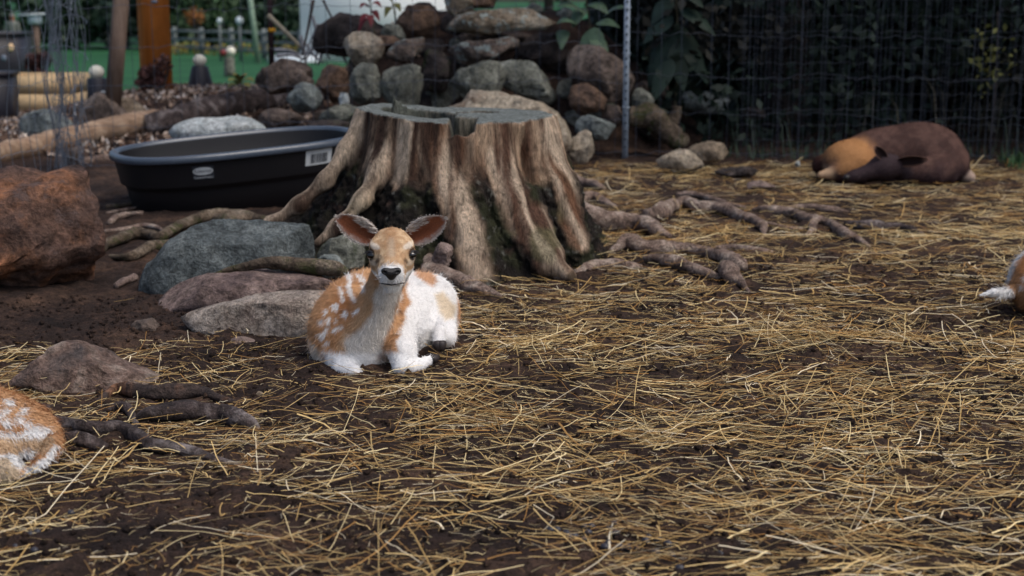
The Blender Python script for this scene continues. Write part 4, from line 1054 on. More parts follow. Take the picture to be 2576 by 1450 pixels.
# broad leaved weeds
def big_leaf(base, tip, width, droop, nu=7):
    base = np.asarray(base, float); tip = np.asarray(tip, float)
    u = np.linspace(0, 1, nu); mid = base + (tip - base) * u[:, None]; mid[:, 2] += droop * np.sin(u * math.pi)
    d = tip - base; sdir = np.cross(d, [0, -0.45, 1.0]); sdir /= np.linalg.norm(sdir) + 1e-9
    w = width * np.sin(math.pi * np.clip(u, 0.02, 0.985) ** 0.8) ** 0.8
    nrm = np.cross(sdir, d); nrm /= np.linalg.norm(nrm) + 1e-9
    V = np.stack([mid - sdir * (w / 2)[:, None] - nrm * (w * 0.12)[:, None], mid, mid + sdir * (w / 2)[:, None] - nrm * (w * 0.12)[:, None]], 1).reshape(-1, 3)
    i = np.arange(nu - 1)[:, None] * 3 + np.arange(2)[None]
    return V, np.stack([i, i + 3, i + 4, i + 1], -1).reshape(-1, 4)
def weed(name, label, cat, root, stemtop, leaves, mat, mstem, width, Y):
    t = thing(name, label, cat, root)
    V, Q, T = tube(spline(np.array([root, 0.5 * (np.array(root) + stemtop) + np.array([0.03, 0, 0.02]), stemtop]), 9), np.linspace(0.012, 0.004, 9), 6); part('stem', V, Q, mstem, t, F3=T)
    for a, b_, w in leaves:
        V, Q = big_leaf(a, b_, w, 0.04); part('leaf', V, Q, mat, t)
    return t
m_l1 = m_plain('broad_leaf_green', srgb(82, 104, 82), 0.55, 0.35, 0.35, 14); m_l2 = m_plain('broad_leaf_dark', srgb(38, 54, 46), 0.6, 0.3, 0.35, 14)
m_l3 = m_plain('leaf_red', srgb(110, 40, 44), 0.6, 0.3, 0.3, 14); m_l4 = m_plain('leaf_olive', srgb(112, 110, 60), 0.6, 0.3, 0.3, 14); m_stem = m_plain('weed_stem', srgb(80, 76, 60), 0.7)
def pxleaf(L, Y, seed):
    rs = np.random.RandomState(seed); out = []
    for x0, y0, x1, y1, w in L:
        yy = Y + rs.uniform(-0.15, 0.15); out.append((W(x0, y0, yy), W(x1, y1, yy - rs.uniform(0.02, 0.12)), w * Y / FPX))
    return out
b0 = W(1480, 250, 10.75); b0[2] = gz(b0) - 0.02
weed('broad_leaf_weed', 'broad leaved green weed growing above the brown boulder', 'plant', b0, W(1470, -30, 10.75),
     pxleaf([(1418, 75, 1412, 125, 34), (1500, 70, 1470, 190, 62), (1500, 60, 1560, 70, 40), (1470, 30, 1400, 15, 36), (1470, 20, 1440, 70, 40), (1480, 10, 1530, 35, 40), (1460, -10, 1400, -30, 40), (1490, 95, 1530, 150, 44), (1470, -20, 1540, -20, 40), (1450, 60, 1400, 60, 30), (1520, 40, 1575, 20, 34)], 10.65, 1), m_l1, m_stem, 0, 10.7)
b0 = W(1690, 300, 10.6); b0[2] = gz(b0) - 0.02
weed('drooping_leaf_weed', 'dark weed with long drooping leaves right of the metal post', 'plant', b0, W(1700, -40, 10.6),
     pxleaf([(1690, 80, 1630, 220, 60), (1700, 60, 1780, 210, 70), (1690, 40, 1620, 110, 60), (1710, 20, 1800, 90, 56), (1700, 110, 1720, 230, 56), (1690, 0, 1640, 60, 50), (1710, -20, 1770, 20, 46), (1690, 150, 1640, 260, 50)], 10.5, 2), m_l2, m_stem, 0, 10.6)
b0 = W(930, 60, 10.9); b0[2] = gz(b0) - 0.02
weed('red_leaf_weed', 'small weed with dark red leaves behind the round boulder', 'plant', b0, W(930, 5, 10.9),
     pxleaf([(930, 40, 905, 60, 18), (932, 30, 955, 55, 18), (928, 20, 905, 22, 16), (932, 15, 960, 20, 18), (930, 5, 920, -12, 16), (930, 40, 935, 70, 18), (925, 45, 900, 85, 16)], 10.85, 3), m_l3, m_stem, 0, 10.9)
b0 = W(985, 40, 11.0); b0[2] = gz(b0) - 0.02
weed('olive_leaf_weed', 'small olive leaved weed high on the rock heap', 'plant', b0, W(985, -10, 11.0),
     pxleaf([(985, 20, 968, 45, 20), (987, 15, 1008, 30, 20), (985, 5, 970, -5, 18), (986, 0, 1010, 0, 18), (985, -8, 990, -25, 16)], 10.95, 4), m_l4, m_stem, 0, 11.0)
b0 = W(602, 225, 11.2); b0[2] = gz(b0) - 0.02
weed('low_leafy_plant', 'low leafy plant with green and orange leaves at the low end of the heap', 'plant', b0, W(602, 195, 11.2),
     pxleaf([(600, 215, 575, 205, 22), (602, 210, 620, 190, 22), (600, 205, 588, 190, 20), (604, 212, 640, 205, 20), (600, 220, 570, 225, 20), (605, 220, 630, 222, 20)], 11.15, 5), m_l4, m_stem, 0, 11.2)

# ================================================================== BACKGROUND THINGS
# wood chips on the bed
rs = np.random.RandomState(21); n = 9000
x = rs.uniform(-4.6, -0.6, n); y = rs.uniform(9.9, 13.6, n); z = gh(x, y, False) + rs.uniform(0.0, 0.03, n)
keep = (x < -1.3) | (rs.rand(n) < 0.3); x, y, z = x[keep], y[keep], z[keep]; n = len(x)
pal = np.array([srgb(150, 128, 112), srgb(190, 172, 158), srgb(112, 88, 74), srgb(84, 66, 58), srgb(206, 198, 192)])
V, Q, c = leaf_quads(np.stack([x, y, z], 1), 0.055, rs, pal[rs.choice(5, n, p=[.34, .20, .22, .14, .10])], 0.25, 0, 0.45)
o = part('wood_chips', V, Q, m_leaf, None, col=c, smooth=False); tag(o, 'pale wood chip mulch and dead leaves on the bed behind the log', kind='stuff')

def sphere(c, r, sub=3, sq=(1, 1, 1)):
    S, F = ICO[sub]; return S * r * np.array(sq) + np.asarray(c, float), F
def lathe(c, prof, n=20):
    a = np.arange(n) * 2 * math.pi / n
    V = np.concatenate([np.stack([c[0] + r * np.cos(a), c[1] + r * np.sin(a), np.full(n, c[2] + z)], 1) for r, z in prof])
    i = np.arange(len(prof) - 1)[:, None] * n; j = np.arange(n)[None]; j2 = (j + 1) % n
    return V, np.stack([i + j, i + j2, i + n + j2, i + n + j], 2).reshape(-1, 4)
m_black = m_plain('dark_paint', srgb(40, 40, 50), 0.5, 0.4, 0.15, 20)
m_ball = m_plain('cream_white_glaze', srgb(226, 222, 206), 0.35, 0.5, 0.06, 12)
m_orange = m_wood('orange_stained_wood', srgb(172, 96, 40), srgb(206, 122, 56), srgb(222, 142, 74), 2, 0.35, 0.6)
m_grey_wood = m_wood('weathered_post_wood', srgb(74, 60, 54), srgb(104, 86, 76), srgb(140, 122, 110), 2, 0.5)
m_pale_wood = m_plain('new_pine_board', srgb(226, 194, 148), 0.6, 0.3, 0.12, 40)
m_rail = m_wood('grey_rail_wood', srgb(92, 98, 100), srgb(120, 128, 128), srgb(148, 154, 152), 0, 0.4)
# orange timber post, turned about a third
p = W(395, 225, 12.6); zb = gz(p) - 0.1
ot = thing('timber_post', 'thick orange stained square timber post behind the mulch bed', 'post', (p[0], p[1], zb))
mb = MB(); mb.add(box((p[0], p[1], zb + 1.5), (0.215, 0.215, 3.0), math.radians(33)), BOXQ); mb.part('post', m_orange, ot)
mb = MB(); mb.add(box((p[0], p[1], zb + 3.06), (0.25, 0.25, 0.12), math.radians(33), 0.8), BOXQ); mb.part('cap', m_orange, ot)
q = proj(np.array([p]))[0]
V, Q = lathe((0, 0, 0), [(0.0, -0.004), (0.028, -0.004), (0.03, 0.0), (0.0, 0.004)], 12)
for (px, py) in ((392, 196), (388, 5)):
    c0 = W(px, py, 12.42); V2 = V[:, [0, 2, 1]] * np.array([1, 1, 0.6]) + c0; part('metal_tag', V2, Q, m_wire, ot)
# old leaning post
a, b_ = W(284, 262, 11.0), W(309, -60, 11.0); mb = MB()
V = box((0, 0, 0), (0.105, 0.105, 1.0), math.radians(28)); zz = (V[:, 2] + 0.5)[:, None]; a2 = a - (b_ - a) * 0.06
V = np.concatenate([V[:, :2], np.zeros((8, 1))], 1) + a2 + (b_ - a2) * zz; mb.add(V, BOXQ)
mb.solo('fence_post', m_grey_wood, 'old grey brown leaning wooden post behind the log', 'post', (a[0], a[1], a2[2]))
# reddish shrub at the orange post
def shrub(name, label, ctr, rad, col, n, leaf, seed, zb):
    rs = np.random.RandomState(seed); t = thing(name, label, 'shrub', (ctr[0], ctr[1], zb))
    V, Q, c = leaf_quads(blob_pts(rs, n, ctr, rad, 9), leaf, rs, col, 0.45); part('foliage', V, Q, m_leaf, t, col=c, smooth=False)
    mb = MB()
    for k in range(5):
        e = np.array(ctr) + rs.normal(size=3) * np.array(rad) * 0.5; V, Q, T = tube(spline(np.array([[ctr[0], ctr[1], zb - 0.02], 0.5 * (e + np.array([ctr[0], ctr[1], zb])), e]), 6), np.linspace(0.012, 0.004, 6), 5); mb.add(V, Q, T)
    mb.part('stem', m_trunk, t, smooth=True); return t
c0 = W(385, 195, 12.35); shrub('brown_shrub', 'reddish brown dying shrub at the foot of the orange post', c0, (0.2, 0.16, 0.13), srgb(96, 66, 62), 800, 0.05, 51, gz(c0))
c0 = W(405, 170, 12.3); shrub('brown_shrub', 'thin brown sprig in front of the orange post', c0, (0.1, 0.08, 0.12), srgb(84, 60, 56), 160, 0.04, 52, gz(c0))
c0 = W(100, 165, 17.0); shrub('dark_bush', 'dark reddish bush behind the pine planter', c0, (0.22, 0.2, 0.18), srgb(72, 44, 44), 600, 0.06, 53, float(lz(np.array([c0[0]]), np.array([c0[1]]))[0]))
# lamps with white globes
def globe(label, px, py, rpx, Y, basepts, name='garden_globe', zb=None):
    c = W(px, py, Y); r = rpx * Y / FPX; zb = gz(c) if zb is None else zb
    t = thing(name, label, 'garden globe', (c[0], c[1], zb))
    h = c[2] - r * 0.75 - zb
    V, Q = lathe((c[0], c[1], zb), [(0.0, -0.02), (basepts[0], -0.02), (basepts[0], 0.02), (basepts[1], h * 0.95), (basepts[1] * 0.9, h), (0.0, h)], 20); part('pedestal', V, Q, m_black, t, smooth=False)
    V, F = sphere(c, r, 3, (1, 1, 0.93)); part('globe', V, None, m_ball, t, F3=F)
    V, Q, T = tube(np.array([c + [0, 0, r * 0.9], c + [0.004, 0, r * 1.08]]), 0.008, 5); part('stem_nub', V, Q, m_black, t, F3=T)
globe('white globe on a dark tapered pedestal at the lawn edge', 502, 153, 17, 12.9, (0.115, 0.075))
globe('white globe on a dark pot beside the old wooden post', 243, 182, 19, 12.6, (0.095, 0.085))
c = W(580, 130, 24.0); zb = float(lz(np.array([c[0]]), np.array([c[1]]))[0]); t = thing('stone_pedestal', 'mottled stone pedestal on the lawn holding a white and a red ball', 'pedestal', (c[0], c[1], zb))
V, Q = lathe((c[0] - 0.03, c[1], zb), [(0, -0.02), (0.10, -0.02), (0.095, 0.1), (0.085, c[2] - zb - 0.09), (0, c[2] - zb - 0.085)], 16); part('column', V, Q, RM['green_moss'], t)
V, F = sphere(c, 0.085); part('white_ball', V, None, m_ball, t, F3=F)
V, F = sphere(W(562, 134, 23.95), 0.06); part('red_ball', V, None, m_plain('red_glaze', srgb(126, 52, 50), 0.4), t, F3=F)
for px, lab, r in ((552, 'slim stake light with small white head before the far trees', 0.085), (602, 'stake light with round white head before the far trees', 0.12)):
    c = W(px, 53, 46.0); zb = float(lz(np.array([c[0]]), np.array([c[1]]))[0]); t = thing('stake_light', lab, 'garden light', (c[0], c[1], zb))
    V, Q, T = tube(np.array([[c[0], c[1], zb - 0.1], [c[0], c[1], c[2]]]), 0.045, 8); part('stake', V, Q, m_rail, t, F3=T)
    V, F = sphere(c, r, 2, (1, 1, 1.15)); part('head', V, None, m_plain('white_lamp_head', srgb(214, 226, 232), 0.5), t, F3=F)
# leaning pale pole
a, b_ = W(650, 148, 40), W(622, -60, 40); a[2] = float(lz(np.array([a[0]]), np.array([a[1]]))[0]) - 0.1
V, Q, T = tube(np.array([a, b_]), [0.085, 0.07], 10); solo('leaning_pole', V, Q, m_plain('pale_green_paint', srgb(128, 150, 132), 0.6, noise=0.2, nscale=4), 'pale green leaning pole standing on the lawn', 'pole', a, F3=T)
# dark post with a yellow band
p = W(684, 170, 12.8); zb = gz(p) - 0.05; t = thing('steel_post', 'thin dark rusty post with a yellow band', 'post', (p[0], p[1], zb))
V, Q = lathe((p[0], p[1], zb), [(0, 0), (0.026, 0), (0.024, 1.4), (0, 1.4)], 12); part('post', V, Q, m_plain('dark_rust', srgb(56, 40, 42), 0.7, noise=0.3), t, smooth=False)
c0 = W(684, 76, 12.8); V, Q = lathe((c0[0], c0[1], c0[2] - 0.018), [(0.027, 0), (0.034, 0.004), (0.034, 0.032), (0.027, 0.036)], 16); part('yellow_band', V, Q, m_plain('yellow_tape', srgb(226, 160, 40), 0.5), t)
# diagonal stick and dead brush
A = np.array([W(674, 38, 11.3), W(720, 82, 11.35), W(764, 126, 11.4)]); V, Q, T = tube(spline(A, 8), np.linspace(0.02, 0.014, 8), 8, True, 0.1); solo('pole_stick', V, Q, m_wood('pale_stick_wood', srgb(140, 128, 108), srgb(172, 162, 142), srgb(196, 188, 172), 0), 'straight pale stick leaning from the heap', 'stick', V.min(0), F3=T)
t = thing('dead_brush', 'bare grey twigs piled behind the rock heap', 'brush', W(800, 170, 11.2)); rs = np.random.RandomState(9)
m_twig = m_plain('dead_twig', srgb(150, 150, 154), 0.8, noise=0.3); m_twigd = m_plain('dark_twig', srgb(74, 62, 60), 0.8, noise=0.3)
tw = [[(788, 0), (775, 70), (760, 140)], [(812, 0), (835, 45), (860, 75)], [(860, 60), (800, 110), (745, 165)], [(830, 95), (800, 130), (792, 165)], [(770, 110), (790, 140), (815, 160)], [(845, 55), (820, 100), (800, 165)],
      [(800, 60), (775, 120), (765, 170)], [(868, 55), (900, 62), (940, 75)], [(690, 125), (730, 128), (760, 140)], [(695, 140), (735, 138), (765, 150)], [(850, 120), (865, 145), (872, 160)], [(785, 40), (800, 90), (830, 150)], [(755, 90), (765, 130), (770, 165)], [(810, 85), (790, 120), (770, 150)]]
for k, L in enumerate(tw):
    Y0 = 11.1 + 0.3 * rs.rand(); P = spline(np.array([W(x_, y_, Y0) for x_, y_ in L]), 9); V, Q, T = tube(P, np.linspace(0.013, 0.006, 9) * rs.uniform(0.7, 1.6), 5); part('twig', V, Q, m_twigd if k in (0, 1, 7) else m_twig, t, F3=T)
# pine planter
c0 = W(115, 232, 13.4); zb = c0[2] - 0.17; t = thing('pine_planter', 'pale pine board planter box at the edge of the lawn', 'planter', (c0[0], c0[1], zb))
for k in range(2):
    zc = zb + 0.085 + 0.168 * k
    for sgn in (-1, 1):
        V = box((c0[0], c0[1] + sgn * 0.3, zc), (0.66, 0.03, 0.166)); part('board', V, BOXQ, m_pale_wood, t, smooth=False)
        V = box((c0[0] + sgn * 0.32, c0[1], zc), (0.03, 0.566, 0.164)); part('board', V, BOXQ, m_pale_wood, t, smooth=False)
# black bins
for (x0, x1, yt, yb, Y, lab) in ((-150, 45, 86, 205, 18.5, 'tall dark bin with a painted bright reflector at the edge of the lawn'), (-120, 20, 188, 300, 12.2, 'black crate in front of the dark bin')):
    a, b_ = W(x0, yt, Y), W(x1, yb, Y); t = thing('dark_bin', lab, 'bin', ((a[0] + b_[0]) / 2, Y, b_[2]))
    w = b_[0] - a[0]; hh = a[2] - b_[2]; cx = (a[0] + b_[0]) / 2
    V = box((cx, Y + w * 0.35, b_[2] + hh / 2 - 0.1), (w * 0.96, w * 0.7, hh + 0.16), 0, 1.03); part('body', V, BOXQ, m_black, t, smooth=False)
    V = box((cx, Y + w * 0.35, a[2] + 0.0), (w * 1.04, w * 0.76, 0.04)); part('lid', V, BOXQ, m_black, t, smooth=False)
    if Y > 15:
        for px, py, r, mt in ((27, 120, 0.042, m_plain('glint', srgb(255, 216, 170), 0.3)), (10, 146, 0.035, m_plain('grey_spot', srgb(130, 140, 158), 0.4))):
            c1 = W(px, py, Y - 0.012); V, F = sphere(c1, r, 2, (1, 0.3, 1.2)); part('glint', V, None, mt, t, F3=F)  # pale lamp reflection and grey spot, put on the bin as coloured discs
# bird feeder
c0 = W(88, 50, 30.0); zb = float(lz(np.array([c0[0]]), np.array([c0[1]]))[0]); t = thing('bird_feeder', 'white bird feeder with flat tray roof on a brown post', 'bird feeder', (c0[0], c0[1], zb))
V = box((c0[0], c0[1], (zb + c0[2]) / 2 - 0.05), (0.12, 0.12, c0[2] - zb)); part('post', V, BOXQ, m_grey_wood, t, smooth=False)
m_wh = m_plain('white_paint', srgb(206, 216, 224), 0.5, noise=0.08)
V = box((c0[0], c0[1], c0[2]), (0.22, 0.2, 0.17)); part('box', V, BOXQ, m_wh, t, smooth=False)
V = box((c0[0] - 0.07, c0[1], c0[2] + 0.105), (0.5, 0.3, 0.035), 0, 1, math.radians(-3)); part('roof', V, BOXQ, m_wh, t, smooth=False)
# rail fence
A, B = W(60, 100, 78), W(860, 130, 44)
t = thing('rail_fence', 'grey split rail fence across the far side of the lawn', 'fence', (0.5 * (A[0] + B[0]), 0.5 * (A[1] + B[1]), -1.0))
L = math.hypot(B[0] - A[0], B[1] - A[1]); npan = int(L / 3.0); rz = math.atan2(B[1] - A[1], B[0] - A[0]); tops = []
for k in range(npan + 1):
    x, y = A[0] + (B[0] - A[0]) * k / npan, A[1] + (B[1] - A[1]) * k / npan; z = float(lz(np.array([x]), np.array([y]))[0]); tops.append((x, y, z))
    V = box((x, y, z + 0.4), (0.16, 0.16, 1.2), rz, 0.85); part('post', V, BOXQ, m_rail, t, smooth=False)
for (x0, y0, z0), (x1, y1, z1) in zip(tops[:-1], tops[1:]):
    for hh in (0.22, 0.53, 0.84):
        V, Q, T = tube(np.array([[x0, y0 - 0.03, z0 + hh], [(x0 + x1) / 2, (y0 + y1) / 2 - 0.03, (z0 + z1) / 2 + hh + 0.02], [x1, y1 - 0.03, z1 + hh]]), 0.06, 6); part('rail', V, Q, m_rail, t, F3=T)
# white building
c0 = W(757, 120, 42.0); zb = float(lz(np.array([c0[0]]), np.array([c0[1]]))[0]) - 0.1
t = thing('white_building', 'white sided building glimpsed behind the rock heap', 'building', (c0[0] + 2.4, c0[1] + 2.0, zb))
part('wall', box((c0[0] + 2.4, c0[1] + 2.0, zb + 1.6), (4.8, 4.0, 3.2)), BOXQ, m_plain('white_siding', srgb(250, 251, 252), 0.6), t, smooth=False)
V = np.array([[-2.7, -2.3, 3.2], [2.7, -2.3, 3.2], [2.7, 2.3, 3.2], [-2.7, 2.3, 3.2], [-2.7, 0, 4.6], [2.7, 0, 4.6]]) + np.array([c0[0] + 2.4, c0[1] + 2.0, zb + 0.003])
part('roof', V, np.array([[0, 1, 5, 4], [2, 3, 4, 5], [0, 3, 2, 1]]), m_plain('roof_shingle', srgb(90, 94, 100), 0.8, noise=0.3), t, F3=np.array([[0, 4, 3], [1, 2, 5]]), smooth=False)
part('step', box((c0[0] - 0.1, c0[1] - 0.5, zb + 0.15), (1.4, 0.9, 0.3)), BOXQ, m_wh, t, smooth=False)
# person
hd = W(30, 46, 43.0); zb = float(lz(np.array([hd[0]]), np.array([43.0]))[0]); x, y = hd[0], hd[1]; S = (hd[2] + 0.12 - zb) / 1.70
def pp_(dx, dy, z): return np.array([x + dx * S, y + dy * S, zb + z * S])
pr = [p_ell(pp_(0.02, -0.02, 1.585), np.array([.075, .095, .115]) * S), p_cap(pp_(0, 0, 1.40), pp_(0.01, -.01, 1.52), .06 * S, .052 * S),
      p_cap(pp_(-.0, 0, 1.32), pp_(0, 0, 1.05), .15 * S, .14 * S), p_cap(pp_(-.15, 0, 1.38), pp_(.15, 0, 1.38), .07 * S, .07 * S), p_cap(pp_(0, 0, 1.0), pp_(0, 0, .92), .15 * S, .155 * S),
      p_cap(pp_(-.09, 0, .9), pp_(-.10, -.02, .5), .085 * S, .06 * S), p_cap(pp_(-.10, -.02, .5), pp_(-.10, 0, .06), .058 * S, .042 * S), p_cap(pp_(.09, 0, .9), pp_(.10, -.02, .5), .085 * S, .06 * S), p_cap(pp_(.10, -.02, .5), pp_(.10, 0, .06), .058 * S, .042 * S),
      p_cap(pp_(-.10, 0, .04), pp_(-.10, -.15, .035), .045 * S, .035 * S), p_cap(pp_(.10, 0, .04), pp_(.10, -.15, .035), .045 * S, .035 * S),
      p_cap(pp_(-.20, 0, 1.36), pp_(-.25, -.02, 1.08), .052 * S, .042 * S), p_cap(pp_(-.25, -.02, 1.08), pp_(-.22, -.14, .86), .04 * S, .03 * S), p_cap(pp_(.20, 0, 1.36), pp_(.25, -.04, 1.08), .052 * S, .042 * S), p_cap(pp_(.25, -.04, 1.08), pp_(.20, -.20, .92), .04 * S, .03 * S),
      p_ell(pp_(-.21, -.18, .80), np.array([.03, .04, .05]) * S), p_ell(pp_(.18, -.25, .90), np.array([.03, .05, .035]) * S), p_ell(pp_(.03, -.115, 1.575), np.array([.015, .02, .02]) * S)]
V, Q = sdf_mesh(pr, 0.02, 0.03 * S)
zz = (V[:, 2] - zb) / S; c = np.tile(srgb(120, 124, 118), (len(V), 1)); skin = srgb(196, 120, 92)
c[zz < 0.98] = srgb(60, 66, 78); c[zz < 0.085] = srgb(40, 36, 36); c[zz > 1.47] = skin; c[(zz > 1.64) | ((zz > 1.56) & (V[:, 1] > y + 0.03))] = srgb(96, 90, 84)
hand = (zz < 0.98) & (np.abs(V[:, 0] - x) > 0.13 * S) & (V[:, 1] < y - 0.08 * S) & (zz > 0.7); c[hand] = skin
per = thing('person', 'person in a grey shirt and cap standing beyond the dark bin', 'person', (x, y, zb))
part('body', V, Q, m_attr('person_cloth', 0.85, 0.1, 0.2, (20, 20, 20), 0), per, col=c)
V, Q = lathe(pp_(0.02, -0.02, 1.63), [(0.095 * S, 0), (0.092 * S, 0.04 * S), (0.06 * S, 0.085 * S), (0, 0.095 * S)], 16); cap = part('cap', V, Q, m_plain('cap_cloth', srgb(126, 124, 122), 0.85), per)
V = box(pp_(0.03, -0.14, 1.637), np.array([0.15, 0.13, 0.012]) * S, 0, 0.9); part('brim', V, BOXQ, m_plain('brim_cloth', srgb(110, 108, 106), 0.85), cap, smooth=False)
# ================================================================== DEER
m_coat = m_attr('deer_coat', 0.85, 0.15, 0.25, (160, 160, 160), 0.35, 0.002)
m_fur = m_attr('deer_hair', 0.65, 0.25, 0.0, bstr=0)
m_eye = m_plain('dark_eye', (0.006, 0.005, 0.005), 0.08, 0.7)
m_nose = m_plain('black_nose', (0.012, 0.011, 0.013), 0.35, 0.5, 0.3, 300, bstr=0.4)
m_hoof = m_plain('dark_hoof', srgb(48, 42, 42), 0.5, 0.4, 0.3, 80)
CW, CO, CT, CD = srgb(238, 238, 238), srgb(184, 138, 98), srgb(196, 158, 120), srgb(112, 74, 48)
def fur(V, Q, n, dirf, lenf, colf, rs, wdt=0.0011, name='fur', parent=None, lift=0.35, curl=0.25, wts=None):
    """ribbons rooted on the skin, combed along dirf; part of the animal"""
    N = vnormals(V, Q)
    a = 0.5 * np.linalg.norm(np.cross(V[Q[:, 2]] - V[Q[:, 0]], V[Q[:, 3]] - V[Q[:, 1]]), axis=1)
    if wts is not None: a = a * wts(V[Q].mean(1))
    k = rs.choice(len(Q), n, p=a / a.sum()); u, v = rs.rand(n, 1), rs.rand(n, 1)
    q = Q[k]
    def bl(A): return (A[q[:, 0]] * (1 - u) + A[q[:, 1]] * u) * (1 - v) + (A[q[:, 3]] * (1 - u) + A[q[:, 2]] * u) * v
    P = bl(V); Nn = bl(N); Nn /= np.linalg.norm(Nn, axis=1)[:, None]
    D = dirf(P, Nn); D = D - (D * Nn).sum(1)[:, None] * Nn; D /= np.linalg.norm(D, axis=1)[:, None] + 1e-9
    D = D + 0.35 * rs.normal(size=(n, 3)); D = D - (D * Nn).sum(1)[:, None] * Nn; D /= np.linalg.norm(D, axis=1)[:, None] + 1e-9
    L = lenf(P) * rs.uniform(0.6, 1.3, n)
    lf = lift * rs.uniform(0.3, 1.5, n)
    p0 = P - Nn * 0.001
    d1 = D + Nn * lf[:, None]; d1 /= np.linalg.norm(d1, axis=1)[:, None]
    cv = curl * rs.normal(size=(n, 3)); 
    p1 = p0 + d1 * (L * 0.5)[:, None]
    d2 = D + Nn * (lf * 0.45)[:, None] + cv; d2 /= np.linalg.norm(d2, axis=1)[:, None]
    p2 = p1 + d2 * (L * 0.5)[:, None]
    S = np.cross(D, Nn) + Nn * rs.uniform(-0.6, 0.6, (n, 1)); S /= np.linalg.norm(S, axis=1)[:, None] + 1e-9
    w = wdt * rs.uniform(0.7, 1.3, (n, 1))
    VV = np.stack([p0 - S * w, p0 + S * w, p1 - S * w * 0.8, p1 + S * w * 0.8, p2], 1).reshape(-1, 3)
    b0 = np.arange(n)[:, None] * 5
    C = colf(P, Nn) * (1 + 0.18 * rs.uniform(-1, 1, (n, 1)))
    C5 = np.repeat(C, 5, 0); C5[4::5] = np.minimum(C5[4::5] * 1.12, 0.95)
    return part(name, VV, b0 + np.array([[0, 1, 3, 2]]), m_fur, parent, F3=b0 + np.array([[2, 3, 4]]), col=C5, kind='stuff')
def ear_mesh(base, tip, face, width, cup=0.35, thick=0.004, nu=16, nv=9, pw=0.85):
    """cupped leaf-shaped ear opening towards 'face'"""
    base, tip, face = (np.asarray(q, float) for q in (base, tip, face))
    ax = tip - base; L = np.linalg.norm(ax); ax /= L
    fc = face - (face @ ax) * ax; fc /= np.linalg.norm(fc); sd_ = np.cross(ax, fc)
    u = np.linspace(0, 1, nu); v = np.linspace(-1, 1, nv); U, Vv = np.meshgrid(u, v, indexing='ij')
    w = width / 2 * np.clip(np.sin(math.pi * np.clip(U * 0.90 + 0.095, 0, 1) ** pw), 0, 1) ** 0.62
    base_p = base + ax * (U * L)[..., None] + sd_ * (Vv * w)[..., None]
    dep = cup * w * (1 - Vv ** 2) * (1.25 - 0.7 * U)
    inner = base_p - fc * dep[..., None]; outer = inner - fc * (thick * (1 - 0.7 * Vv ** 2))[..., None] - fc * 0.001
    i = np.arange(nu - 1)[:, None] * nv + np.arange(nv - 1)[None]
    Q = np.stack([i, i + nv, i + nv + 1, i + 1], -1).reshape(-1, 4)
    n0 = nu * nv
    # rim
    ring = np.concatenate([np.arange(nu) * nv, (nu - 1) * nv + np.arange(1, nv), (np.arange(nu - 1)[::-1]) * nv + nv - 1])
    R = np.stack([ring[:-1], ring[1:], ring[1:] + n0, ring[:-1] + n0], 1)
    V = np.concatenate([inner.reshape(-1, 3), outer.reshape(-1, 3)])
    UV = np.stack([U.ravel(), Vv.ravel()], 1)
    QQ = np.concatenate([Q[:, ::-1], Q + n0, R])
    return V, QQ, UV, Q[:, ::-1], n0

